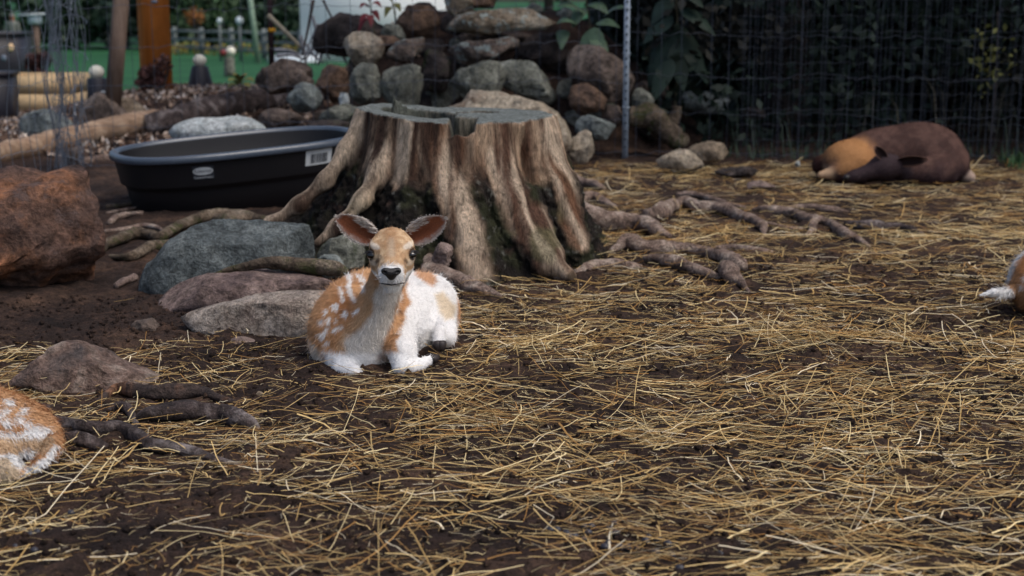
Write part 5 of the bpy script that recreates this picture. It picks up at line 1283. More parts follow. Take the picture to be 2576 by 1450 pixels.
def sitting_fawn():
    rs = np.random.RandomState(77)
    w = W
    loc = G(985, 930, 0.0); root = thing('fawn', 'spotted tan and white fawn resting upright in front of the stump, facing the viewer', 'deer', (loc[0], loc[1], 0))
    # ---- head frame
    H = w(986, 628, 4.10); fwd = np.array([0.062, -0.97, -0.205]); fwd /= np.linalg.norm(fwd); R = Rot(fwd); 
    def h(r, f, u): return H - R[0] * r + R[1] * f + R[2] * u      # r>0 is the picture's right
    if (R[0][0] > 0):
        def h(r, f, u): return H + R[0] * r + R[1] * f + R[2] * u
    # the fawn looks at the viewer: +x world is picture right
    HX = R[0] if R[0][0] > 0 else -R[0]
    def h(r, f, u): return H + HX * r + R[1] * f + R[2] * u
    HR = np.stack([HX, R[1], R[2]])
    bx = np.array([0.40, 0.92, 0.0]); bx /= np.linalg.norm(bx); BR = np.stack([np.array([bx[1], -bx[0], 0]), bx, np.array([0, 0, 1.0])])
    pr = []
    def e(c, r, M=None, k=0.03): pr.append((p_ell(c, r, M), k))
    def c_(a, b, ra, rb, k=0.03): pr.append((p_cap(a, b, ra, rb), k))
    # barrel
    e(w(952, 820, 4.40), (0.150, 0.27, 0.150), BR, 0.05)
    e(w(872, 822, 4.30), (0.098, 0.15, 0.125), BR, 0.05)            # near shoulder (picture left)
    e(w(1010, 815, 4.42), (0.120, 0.22, 0.135), BR, 0.05)           # flank
    e(w(1052, 790, 4.55), (0.105, 0.17, 0.130), BR, 0.05)           # rump
    e(w(1082, 795, 4.52), (0.078, 0.14, 0.115), BR, 0.04)           # thigh
    e(w(925, 745, 4.40), (0.085, 0.16, 0.075), BR, 0.06)            # withers
    e(w(905, 868, 4.22), (0.095, 0.10, 0.085), None, 0.05)          # brisket
    # neck
    c_(w(905, 868, 4.20), w(930, 808, 4.19), 0.078, 0.062, 0.045)
    c_(w(930, 808, 4.19), w(956, 750, 4.17), 0.060, 0.048, 0.04)
    c_(w(956, 750, 4.17), w(980, 690, 4.17), 0.048, 0.048, 0.035)
    c_(w(980, 690, 4.17), h(0, -0.02, -0.01), 0.046, 0.045, 0.03)
    # head
    e(h(0, -0.008, 0.006), (0.058, 0.064, 0.046), HR, 0.02)
    e(h(0, -0.018, 0.024), (0.046, 0.040, 0.032), HR, 0.02)          # crown
    for s in (-1, 1):
        e(h(s * 0.045, 0.012, 0.020), (0.021, 0.030, 0.015), HR, 0.014)   # brow
        e(h(s * 0.050, 0.018, -0.006), (0.017, 0.026, 0.018), HR, 0.014)  # socket
        e(h(s * 0.034, 0.012, -0.042), (0.029, 0.046, 0.034), HR, 0.025)  # cheek
    c_(h(0, 0.025, -0.012), h(0, 0.105, -0.020), 0.049, 0.032, 0.03)      # muzzle
    c_(h(0, 0.105, -0.020), h(0, 0.130, -0.020), 0.031, 0.028, 0.02)
    for s in (-1, 1): c_(h(s * 0.016, 0.10, -0.030), h(s * 0.015, 0.130, -0.032), 0.026, 0.019, 0.015)   # upper lip pads
    for s in (-1, 1): c_(h(s * 0.017, 0.00, -0.060), h(s * 0.008, 0.105, -0.060), 0.033, 0.021, 0.02)       # jaw
    c_(h(0, 0.09, -0.066), h(0, 0.124, -0.063), 0.026, 0.022, 0.008)      # chin
    # front legs, folded: picture right one upright knee, shank lying out to the right
    c_(w(1005, 830, 4.26), w(1012, 885, 4.12), 0.055, 0.040, 0.04)
    c_(w(1012, 885, 4.12), w(1016, 925, 4.08), 0.036, 0.033, 0.025)
    c_(w(1016, 928, 4.08), w(1052, 922, 4.10), 0.026, 0.020, 0.015)
    c_(w(1052, 922, 4.10), w(1082, 905, 4.14), 0.018, 0.016, 0.012)
    # left one: only the carpus shows under the brisket
    c_(w(835, 880, 4.22), w(862, 922, 4.12), 0.050, 0.032, 0.04)
    c_(w(858, 930, 4.10), w(892, 938, 4.07), 0.024, 0.022, 0.012)
    c_(w(905, 925, 4.14), w(945, 925, 4.16), 0.022, 0.018, 0.015)
    # hind leg on the right: hock, cannon
    c_(w(1092, 800, 4.46), w(1122, 835, 4.34), 0.060, 0.034, 0.03)
    c_(w(1122, 838, 4.34), w(1126, 852, 4.30), 0.030, 0.026, 0.015)
    c_(w(1106, 835, 4.26), w(1104, 866, 4.22), 0.020, 0.017, 0.012)
    # tail stub
    c_(w(1085, 745, 4.72), w(1105, 800, 4.80), 0.028, 0.015, 0.02)
    f, lo, hh = sdf_field(pr, 0.0045, 0.03)
    # flatten what would sink in the ground
    V, Q = surf_nets(f, lo, hh, 2)
    V[:, 2] = np.where(V[:, 2] < 0.004, 0.004 + (V[:, 2] - 0.004) * 0.15, V[:, 2])
    N = vnormals(V, Q)
    V = V + N * (0.0022 * fbm(V * 55, 2, 3))[:, None]
    SEG = [((873, 690), (883, 738), 5.5), ((858, 726), (864, 754), 4.5), ((888, 741), (894, 756), 4), ((846, 768), (848, 778), 5), ((869, 782), (871, 790), 5), ((892, 784), (900, 780), 4), ((808, 803), (812, 808), 5), ((828, 800), (830, 808), 5),
           ((825, 822), (811, 848), 5.5), ((860, 818), (842, 828), 4.5), ((822, 862), (828, 860), 5), ((806, 838), (807, 842), 4), ((912, 716), (918, 726), 7), ((836, 770), (838, 776), 3.5), ((815, 880), (818, 884), 4), ((900, 700), (908, 708), 6), ((845, 800), (846, 804), 3), ((818, 780), (820, 786), 4)]
    NECKW = [(954, 715), (940, 750), (938, 790), (911, 820), (868, 849), (862, 882), (898, 912), (934, 908), (958, 878), (990, 800), (1003, 750), (1012, 715)]
    NECKT = [(926, 705), (960, 715), (945, 750), (942, 790), (914, 820), (874, 850), (866, 900), (836, 900), (862, 832), (902, 788), (922, 750)]
    FLANK = [(1018, 686), (1046, 676), (1100, 676), (1150, 720), (1150, 760), (1150, 960), (985, 960), (992, 905), (985, 885), (1004, 889), (1000, 863), (1012, 840), (1006, 829), (1022, 800), (1016, 790), (1032, 763), (1020, 730)]
    THIGH = [(1092, 742), (1112, 735), (1150, 770), (1140, 800), (1120, 808), (1106, 790)]
    TOPR = [(1040, 692), (1050, 676), (1074, 676), (1092, 700), (1086, 720), (1064, 712)]
    def toh(P):
        q = P - H; return q @ HX, q @ R[1], q @ R[2]
    def colour(P, Nn):
        y, z = P[:, 1], P[:, 2]; p = pxy(P)
        nz = fbm(P * 26, 3, 5); nf = fbm(P * 70, 2, 6); n2 = fbm(P * 11, 2, 15)
        p = p + np.stack([5 * nz, 5 * fbm(P * 26, 3, 25)], 1)
        c = mixc(CO, srgb(206, 162, 120), sstep(-0.3, 0.5, n2 + 0.3 * nf))
        c = mixc(c, srgb(160, 104, 60), 0.7 * sstep(45, 10, np.hypot(p[:, 0] - 868, (p[:, 1] - 765))))
        c = mixc(c, srgb(216, 176, 134), 0.6 * sstep(0.26, 0.30, z + 0.015 * nz))
        for a_, b_, r_ in SEG: c = mixc(c, CW * 0.95, 0.92 * sstep(r_ + 2.0, r_ - 1.5, sdseg(p, a_, b_)) * sstep(4.62, 4.5, y))
        fr = sdpoly(p, [(780, 850), (797, 868), (814, 908), (850, 922), (904, 915), (958, 905), (985, 895), (985, 980), (780, 980)])
        c = mixc(c, srgb(226, 216, 202), 0.9 * sstep(6, -8, fr))
        c = mixc(c, CW, 0.95 * sstep(6, -5, sdpoly(p, FLANK)))
        c = mixc(c, srgb(206, 184, 150), 0.8 * sstep(8, -8, sdpoly(p, THIGH)))
        c = mixc(c, srgb(200, 146, 98), 0.9 * sstep(5, -4, sdpoly(p, TOPR)))
        onneck = sstep(4.32, 4.27, y + 0.02 * nz) * sstep(0.03, 0.05, z)
        c = mixc(c, srgb(188, 152, 116), onneck * sstep(6, -6, sdpoly(p, NECKT)))
        c = mixc(c, srgb(212, 206, 198), onneck * sstep(7, -7, sdpoly(p, NECKW)))
        c = mixc(c, CW, sstep(4.16, 4.12, y) * sstep(0.065, 0.045, z))
        # head
        r, ff, u = toh(P); ar = np.abs(r)
        A_, B_ = h(0, -0.01, -0.01), h(0, 0.14, -0.03); tt_ = np.clip((P - A_) @ (B_ - A_) / ((B_ - A_) @ (B_ - A_)), 0, 1); dh_ = np.linalg.norm(P - A_ - tt_[:, None] * (B_ - A_), axis=1)
        hd = sstep(0.0, 0.015, np.minimum(0.092 - 0.022 * tt_ - dh_, u + 0.088 + 0.02 * (ff > 0.06)))
        hc = mixc(srgb(182, 148, 114), srgb(208, 180, 146), sstep(-0.3, 0.4, nf + 0.4 * nz))
        hc = mixc(hc, srgb(150, 108, 72), 0.65 * sstep(0.034, 0.005, ar) * sstep(0.0, 0.03, u + 0.01 * nz))          # dark crown
        hc = mixc(hc, srgb(186, 172, 152), 0.6 * sstep(0.02, 0.0, ar) * sstep(0.05, 0.02, np.abs(ff - 0.065)))       # grey blaze
        hc = mixc(hc, srgb(226, 216, 202), 0.8 * sstep(0.015, 0.008, np.hypot((ar - 0.048) * 0.8, (u - 0.026) * 1.6)) * (ff > 0))   # brow patches
        hc = mixc(hc, srgb(220, 206, 188), 0.6 * sstep(0.018, 0.010, np.hypot(ar - 0.058, (u + 0.020) * 1.3)) * (ff > 0))
        jaw = sstep(-0.044, -0.054, u + 0.006 * nz - 0.16 * (ff - 0.05).clip(0)); hc = mixc(hc, srgb(230, 228, 224), jaw)
        mz = sstep(1.12, 0.9, np.hypot(r / 0.035, (u + 0.020) / 0.027) + 0.10 * nz) * sstep(0.09, 0.105, ff); hc = mixc(hc, CW * 0.95, mz)
        hc = mixc(hc, srgb(206, 186, 162), 0.6 * sstep(0.022, 0.010, ar) * sstep(-0.068, -0.078, u) * (ff > 0.05))
        eyr = np.full(len(P), 9.0)
        for s_ in (-1, 1): eyr = np.minimum(eyr, np.linalg.norm(P - h(s_ * 0.058, 0.036, 0.0), axis=1))
        hc = mixc(hc, srgb(58, 42, 36), 0.9 * sstep(0.0215, 0.0175, eyr)); hc = mixc(hc, srgb(70, 50, 40), 0.8 * sstep(0.005, 0.002, np.abs((ar - 0.040) * 0.9 + (u + 0.006) * 0.5)) * sstep(0.018, 0.006, np.hypot(ar - 0.037, u + 0.012)) * (ff > 0.02))
        c = mixc(c, hc, hd)
        return np.clip(c, 0, 0.92)
    part('body', V, Q, m_coat, root, col=colour(V, N))
    # ---- comb directions and lengths
    def dirf(P, Nn):
        D = np.tile(bx * 0.8 + np.array([0, 0, -0.55]), (len(P), 1))
        nk = ((P[:, 1] < 4.27) & (P[:, 2] > 0.08) & (P[:, 2] < H[2] - 0.06))
        D[nk] = np.array([-0.25, 0.1, -1.0])
        dh = np.linalg.norm(P - h(0, 0.03, -0.01), axis=1) < 0.11
        D[dh] = (-R[1] * 0.9 + R[2] * 0.5)[None] + 5.0 * (P[dh] - h(0, 0.02, 0)) * np.array([1, 0, 0.3])
        return D
    def lenf(P):
        hd = np.linalg.norm(P - h(0, 0.03, -0.01), axis=1); L = np.where(hd < 0.105, 0.0055, 0.019)
        L = np.where((hd >= 0.105) & (P[:, 1] < 4.27) & (P[:, 2] > 0.16), 0.014, L)
        L = np.where((P[:, 1] < 4.16) & (P[:, 2] < 0.10) & (P[:, 0] > w(985, 900, 4.1)[0]), 0.009, L)
        L = np.where((P[:, 2] < 0.05) & (P[:, 1] < 4.14), 0.008, L)
        pp2 = pxy(P); L = np.where((pp2[:, 0] > 1010) & (pp2[:, 1] > 720) & (hd >= 0.13), np.minimum(L, 0.010), L)
        return L
    nosep = h(0, 0.155, -0.012)
    def wts(P): return np.where((np.linalg.norm(P - nosep, axis=1) < 0.022) | (np.minimum(np.linalg.norm(P - h(-0.058, 0.036, 0.0), axis=1), np.linalg.norm(P - h(0.058, 0.036, 0.0), axis=1)) < 0.0165), 0.0, np.where(np.linalg.norm(P - H, axis=1) < 0.16, 1.6, 1.0)) * np.where(P[:, 1] > 4.75, 0.4, 1)
    fur(V, Q, 150000, dirf, lenf, colour, rs, 0.0006, 'fur', root, lift=0.25, wts=wts)
    fur(V, Q, 6000, dirf, lambda P: lenf(P) * 1.7, lambda P, Nn: np.minimum(colour(P, Nn) * 1.1 + 0.02, 0.9), rs, 0.0005, 'guard_hair', root, lift=0.9, curl=0.6, wts=wts)
    # ---- eyes
    for s in (-1, 1):
        ec = h(s * 0.0560, 0.0355, -0.002)
        S_, F_ = ICO[3]; ev = (S_ * np.array([0.0170, 0.0165, 0.0120])) @ HR + ec
        eye = part('eye', ev, None, m_eye, root, F3=F_)
        def lid(t_, up=0.0): return h(s * (0.0765 - 0.044 * t_), 0.024 + 0.044 * t_ - 0.020 * t_ ** 2, -0.003 + up + 0.0135 * math.sin(math.pi * (t_ * 0.80 + 0.10)) - 0.022 * t_ ** 2.4)
        a = np.linspace(0, 1, 12)
        Vt, Qt, Tt = tube(np.array([lid(t_) for t_ in a]), 0.0022 + 0.0030 * np.sin(math.pi * a), 6); part('eyelid', Vt, Qt, m_nose, eye, F3=Tt)
        for t_ in np.linspace(0.0, 0.45, 8):                                            # lashes
            q0 = lid(t_); Vt, Qt, Tt = tube(np.array([q0, q0 + R[1] * 0.008 + HX * s * 0.008 - R[2] * 0.004]), [0.0010, 0.0004], 4); part('eyelash', Vt, Qt, m_nose, eye, F3=Tt)
    # ---- nose pad with nostrils, mouth line
    np_ = [(p_ell(h(0, 0.152, -0.008), (0.023, 0.010, 0.010), HR), 0.012), (p_ell(h(0, 0.152, -0.019), (0.013, 0.010, 0.014), HR), 0.012)]
    for s in (-1, 1): np_.append((p_ell(h(s * 0.0175, 0.150, -0.005), (0.011, 0.010, 0.0085), HR), 0.008))
    for s in (-1, 1): np_.append((p_ell(h(s * 0.0185, 0.160, -0.0055), (0.0052, 0.006, 0.0036), HR), -0.004))
    f2, lo2, h2 = sdf_field(np_, 0.0014, 0.01, 0.01); v2, q2 = surf_nets(f2, lo2, h2, 1); part('nose', v2, q2, m_nose, root)
    ml = np.array([h(r_, 0.162 - 0.50 * abs(r_), -0.043 - 0.06 * abs(r_)) for r_ in np.linspace(-0.034, 0.034, 13)])
    Vt, Qt, Tt = tube(ml, 0.0012 + 0.0012 * np.cos(np.linspace(-1.5, 1.5, 13)), 5); part('mouth', Vt, Qt, m_nose, root, F3=Tt)
    # ---- ears
    for s, tip in ((-1, w(846, 545, 4.09)), (1, w(1121, 549, 4.09))):
        base = h(s * 0.050, -0.022, 0.022)
        Ve, Qe, UV, Qin, n0 = ear_mesh(base, tip, np.array([s * 0.15, -1.0, -0.05]), 0.078, 0.34)
        if s > 0: pass
        U, Vv = UV[:, 0], UV[:, 1] * (1 if s < 0 else 1)
        # rust inside, white rim; the side of the ear next to the head carries white hair
        innerward = Vv * (-1 if s < 0 else 1)
        nzz = fbm(Ve[:n0] * 60, 2, 4)
        ci = mixc(srgb(214, 206, 200), srgb(150, 92, 66), sstep(0.80, 0.55, np.abs(Vv) + 0.12 * nzz - 0.12) * sstep(1.0, 0.9, U + 0.05 * nzz))
        ci = mixc(ci, srgb(92, 52, 38), 0.5 * sstep(0.5, 0.1, np.abs(Vv)) * sstep(0.75, 0.35, U))
        co = np.tile(srgb(168, 124, 84), (n0, 1))
        ear = part('ear', Ve, Qe, m_coat, root, col=np.concatenate([ci, co]))
        ax = (tip - base) / np.linalg.norm(tip - base)
        inn = Ve[:n0]
        def edir(P, Nn, ax=ax): return np.tile(ax, (len(P), 1))
        def nearest(P):
            out = np.empty(len(P), int)
            for i0 in range(0, len(P), 2000): out[i0:i0 + 2000] = np.argmin(((P[i0:i0 + 2000, None] - inn[None]) ** 2).sum(-1), 1)
            return out
        fur(inn, Qin, 3200, edir, lambda P: np.full(len(P), 0.007), lambda P, Nn, ci=ci: ci[nearest(P)], rs, 0.0009, 'ear_fur', ear, lift=0.3)
        # long white hair from the edge next to the head and round the rim
        rim = [k for k in range(len(U)) if abs(Vv[k]) > 0.99 or U[k] > 0.99]
        P0 = []; D0 = []
        hv = -1 if ((base + HX * 0.0 - 0) is None) else None
        sdv = Ve[int(n0 / 2)]
        for k in rim:
            for _ in range(7):
                P0.append(inn[k] + rs.normal(size=3) * 0.002); D0.append(rs.normal(size=3) * 0.5 + ax * 0.9 + np.array([0, -0.4, 0]))
        # inner tufts sweep across the cup from the head side
        km = (len(UV) // 18) * 9; vin = -1 if inn[km][2] > inn[km + 8][2] else 1
        for _ in range(500):
            uu = rs.uniform(0.08, 0.55); vv = vin * rs.uniform(0.45, 0.98)
            k = np.argmin((U - uu) ** 2 + (Vv - vv) ** 2); P0.append(inn[k] + rs.normal(size=3) * 0.0025); D0.append(ax * 0.55 + HX * s * 0.9 + np.array([0, -0.35, 0.1]) + rs.normal(size=3) * 0.25)
        P0 = np.array(P0); D0 = np.array(D0); D0 /= np.linalg.norm(D0, axis=1)[:, None]; n = len(P0)
        Ls = rs.uniform(0.003, 0.006, n); Ls[len(rim) * 7:] = rs.uniform(0.008, 0.020, 500)
        sdn = np.cross(D0, rs.normal(size=(n, 3))); sdn /= np.linalg.norm(sdn, axis=1)[:, None]
        VV = np.stack([P0 - sdn * 0.0009, P0 + sdn * 0.0009, P0 + D0 * Ls[:, None]], 1).reshape(-1, 3)
        part('ear_tuft', VV, None, m_fur, ear, F3=np.arange(3 * n).reshape(n, 3), col=np.tile(srgb(214, 206, 200), (3 * n, 1)), kind='stuff')
    # ---- hooves
    for a, b_, r in (((1078, 907, 4.13), (1099, 897, 4.15), .0185), ((1104, 862, 4.21), (1108, 884, 4.195), .020)):
        A, B = w(*a), w(*b_)
        for off in (-1, 1):
            o_ = np.array([0.006 * off, 0.004, 0]); Vt, Qt, Tt = tube(np.array([A, A + (B - A) * 0.35, B]) + o_, [r * 0.8, r * 0.85, r * 0.35], 10, True, 0, 0); part('hoof', Vt, Qt, m_hoof, root, F3=Tt)
    # whiskers on the chin and back: a few long wisps on the withers
    return root
sitting_fawn()

def animal(root, prims, h, colour, nfur, dirf, lenf, seed, k=0.04, ground=0.004, wdt=0.0012, lift=0.35, guard=0, wts=None):
    rs = np.random.RandomState(seed)
    V, Q = surf_nets(*sdf_field(prims, h, k), smooth=2)
    V[:, 2] = np.where(V[:, 2] < ground, ground + (V[:, 2] - ground) * 0.15, V[:, 2])
    N = vnormals(V, Q); part('body', V, Q, m_coat, root, col=colour(V, N))
    fur(V, Q, nfur, dirf, lenf, colour, rs, wdt, 'fur', root, lift, wts=wts)
    if guard: fur(V, Q, guard, dirf, lambda P: lenf(P) * 1.6, colour, rs, wdt * 0.6, 'guard_hair', root, 0.8, 0.5, wts=wts)
    return V, Q

# ---- dark brown deer asleep by the fence
def dark_deer():
    w = W; Y = 8.55; g = G(2250, 455, 0); root = thing('sleeping_deer', 'dark brown deer curled up asleep in front of the wire fence', 'deer', (g[0], g[1], 0))
    pr = [(p_ell(w(2255, 388, Y + .1), (.33, .19, .17)), .06), (p_ell(w(2320, 372, Y + .1), (.22, .19, .155)), .06), (p_ell(w(2140, 408, Y), (.17, .17, .135)), .06), (p_ell(w(2375, 400, Y + .02), (.13, .17, .14)), .06),
          (p_cap(w(2395, 412, Y - .08), w(2345, 432, Y - .2), .10, .085), .05), (p_cap(w(2345, 432, Y - .2), w(2285, 430, Y - .24), .085, .07), .04),
          (p_ell(w(2230, 418, Y - .27), (.10, .07, .075)), .03), (p_cap(w(2215, 424, Y - .28), w(2150, 443, Y - .30), .06, .034), .03), (p_cap(w(2150, 443, Y - .30), w(2132, 448, Y - .30), .034, .028), .02),
          (p_cap(w(2130, 430, Y - .12), w(2065, 440, Y - .12), .06, .022), .03), (p_cap(w(2110, 440, Y - .1), w(2170, 452, Y - .14), .05, .03), .03),
          (p_cap(w(2400, 430, Y - .05), w(2440, 447, Y - .1), .06, .035), .03), (p_cap(w(2385, 440, Y - .12), w(2392, 450, Y - .16), .05, .03), .03), (p_cap(w(2330, 450, Y - .2), w(2230, 455, Y - .2), .045, .035), .03),
          (p_ell(w(2065, 415, Y + .06), (.055, .05, .06)), .03)]
    a0, a1 = w(2080, 400, Y), w(2200, 400, Y)
    def colour(P, N):
        n = fbm(P * 14, 3, 4); n2 = fbm(P * 45, 2, 5)
        c = mixc(srgb(70, 50, 46), srgb(94, 70, 63), sstep(-0.4, 0.4, n + 0.5 * n2))
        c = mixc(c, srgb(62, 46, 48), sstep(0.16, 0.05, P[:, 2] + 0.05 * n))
        ru = sstep(1.25, 0.6, np.hypot((P[:, 0] - w(2135, 400, Y)[0]) / .155, (P[:, 2] - w(2135, 385, Y)[2]) / .12) + 0.3 * n) * sstep(Y + .12, Y, P[:, 1])
        c = mixc(c, srgb(180, 130, 84), ru * 0.9); hdm = sstep(Y - .17, Y - .22, P[:, 1] + 0.02 * n) * sstep(w(2270, 420, Y)[0], w(2250, 420, Y)[0], P[:, 0]); c = mixc(c, srgb(58, 46, 50), hdm)
        pl = sstep(0.02, -0.03, P[:, 0] - w(2085, 430, Y)[0] + 0.0 * n) * sstep(0.13, 0.07, P[:, 2]) * sstep(Y + 0.02, Y - 0.05, P[:, 1]); c = mixc(c, srgb(206, 172, 138), pl)
        kn = sstep(0.06, 0.04, np.linalg.norm(P - w(2440, 447, Y - .1), axis=1)); c = mixc(c, srgb(176, 154, 140), kn)
        tl = sstep(0.08, 0.05, np.linalg.norm(P - w(2062, 415, Y + .06), axis=1)); c = mixc(c, srgb(56, 34, 30), tl)
        return c
    bd = np.array([-0.95, 0, -0.5])
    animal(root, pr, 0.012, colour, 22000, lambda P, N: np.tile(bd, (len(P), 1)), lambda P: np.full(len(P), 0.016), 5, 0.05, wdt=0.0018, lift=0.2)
    for base, tip, fc, wd in ((w(2258, 410, Y - .31), w(2336, 402, Y - .38), (0.1, -0.9, -0.35), .075), (w(2228, 400, Y - .32), w(2200, 368, Y - .34), (-0.2, -0.9, 0.2), .06)):
        Ve, Qe, UV, Qi, n0 = ear_mesh(base, tip, np.array(fc), wd, 0.5)
        U, Vv = UV[:, 0], np.abs(UV[:, 1]); ci = mixc(srgb(44, 32, 32), srgb(150, 116, 104), sstep(0.75, 0.95, np.maximum(Vv, U)))
        part('ear', Ve, Qe, m_coat, root, col=np.concatenate([ci, np.tile(srgb(92, 66, 58), (n0, 1))]))
    c0 = w(2130, 447, Y - .325); S_, F_ = ICO[2]; part('nose', S_ * np.array([.02, .016, .018]) + c0, None, m_nose, root, F3=F_)
dark_deer()

# ---- spotted fawn lying with its rump in the near corner
def corner_fawn():
    w = W; g = G(20, 1205, 0); root = thing('fawn', 'spotted fawn lying curled with its tail towards the long twisting root', 'deer', (g[0] - 0.1, g[1] + 0.1, 0))
    Y = 3.22
    rx = np.array([-0.92, 0.38, 0]); M = np.stack([np.array([rx[1], -rx[0], 0]), rx, np.array([0, 0, 1.0])])
    c0 = w(20, 1105, Y)
    def q(px, py, dy): return w(px, py, Y + dy)
    def bp(f, s, z): return np.array([c0[0], c0[1], 0]) + rx * f + M[0] * s + np.array([0, 0, z])
    pr = [(p_ell(q(40, 1110, .06), (.085, .10, .085), M), .05), (p_ell(q(-10, 1095, .10), (.095, .14, .095), M), .05), (p_ell(bp(.24, .02, .085), (.12, .22, .105), M), .05), (p_ell(bp(.44, .02, .10), (.12, .17, .12), M), .05),
          (p_cap(bp(.50, .0, .12), bp(.66, -.06, .24), .075, .05), .04), (p_cap(bp(.66, -.06, .24), bp(.72, -.14, .31), .05, .048), .03), (p_ell(bp(.73, -.16, .33), (.055, .06, .05)), .03), (p_cap(bp(.74, -.18, .32), bp(.77, -.28, .29), .04, .025), .02),
          (p_cap(q(-50, 1140, -.04), q(18, 1185, -.10), .05, .032), .03), (p_cap(q(18, 1188, -.10), q(-40, 1200, -.11), .030, .026), .02),
          (p_ell(q(104, 1130, .03), (.035, .06, .055)), .03),
          (p_cap(q(130, 1112, -.03), q(122, 1140, -.06), .017, .016), .010), (p_cap(q(122, 1140, -.06), q(100, 1168, -.085), .016, .014), .010), (p_cap(q(100, 1168, -.085), q(58, 1192, -.10), .014, .009), .010),
          (p_cap(bp(.5, -.13, .05), bp(.3, -.16, .03), .04, .025), .03)]
    zc = lambda L: [(a_ * .18515, 966 + b_ * .18515) for a_, b_ in L]
    SPX = zc([(40, 350), (205, 450), (320, 530), (20, 500), (70, 545), (265, 350), (230, 470), (440, 590), (100, 250), (40, 240), (560, 590), (620, 640), (-120, 330), (-200, 470), (-280, 300), (-360, 430), (-60, 420), (-440, 320), (-520, 440)])
    BAND = zc([(-900, 560), (-300, 600), (0, 625), (200, 635), (400, 560), (560, 620), (660, 705), (560, 745), (380, 725), (200, 745), (0, 715), (-300, 690), (-900, 660)])
    TAN = zc([(-900, 660), (0, 700), (380, 720), (640, 700), (700, 760), (600, 920), (540, 920), (330, 850), (100, 950), (-900, 950)])
    INNER = zc([(-300, 980), (60, 950), (330, 850), (540, 920), (420, 1050), (230, 1150), (120, 1100), (-300, 1150)])
    DARKP = zc([(720, 930), (640, 1000), (560, 1110), (400, 1190), (420, 1230), (600, 1210), (700, 1130), (745, 1010)])
    TL = zc([(720, 850), (640, 980), (500, 1110), (290, 1225)])
    def colour(P, N):
        n = fbm(P * 30, 3, 5); n2 = fbm(P * 12, 2, 6); p = pxy(P) + np.stack([4 * n, 4 * fbm(P * 30, 3, 35)], 1)
        c = mixc(CO, srgb(206, 162, 120), sstep(-0.3, 0.4, n2))
        for a_, b_ in SPX: c = mixc(c, CW * 0.94, 0.95 * sstep(12, 6, np.hypot((p[:, 0] - a_) * 0.8, (p[:, 1] - b_) * 1.15)))
        c = mixc(c, CW * 0.94, sstep(4, -4, sdpoly(p, BAND)))
        c = mixc(c, srgb(200, 172, 140), 0.9 * sstep(4, -4, sdpoly(p, TAN)))
        c = mixc(c, CW * 0.92, sstep(4, -5, sdpoly(p, INNER)))
        c = mixc(c, srgb(56, 46, 42), 0.85 * sstep(4, -4, sdpoly(p, DARKP)))
        c = mixc(c, srgb(206, 186, 160), sstep(3, -3, sdpoly(p, zc([(-400, 1000), (60, 1000), (150, 1100), (235, 1170), (230, 1350), (-400, 1350)]))))
        for a_, b_ in zip(TL[:-1], TL[1:]): c = mixc(c, CW * 0.94, sstep(11, 7, sdseg(p, a_, b_)))
        return np.clip(c, 0, .9)
    def dirf(P, N): return np.tile(-rx * 0.9 + np.array([0, 0, -0.55]), (len(P), 1))
    V, Q = animal(root, pr, 0.006, colour, 60000, dirf, lambda P: np.where(P[:, 1] < Y - 0.05, 0.015, 0.022), 6, 0.04, wts=lambda P: np.where(P[:, 0] > w(-160, 1100, Y)[0], 1.0, 0.25), guard=4000)
    for s in (-1, 1):
        b0 = bp(.72, -.15 + s * .03, .36); Ve, Qe, UV, Qi, n0 = ear_mesh(b0, b0 + np.array([s * .09 - .02, 0.02, .07]), np.array([0, -1, -.1]), .06, .5)
        part('ear', Ve, Qe, m_coat, root, col=np.tile(srgb(180, 130, 90), (2 * n0, 1)))
        ec = bp(.75, -.19 + s * .045, .335); S_, F_ = ICO[2]; part('eye', S_ * 0.012 + ec, None, m_eye, root, F3=F_)
corner_fawn()

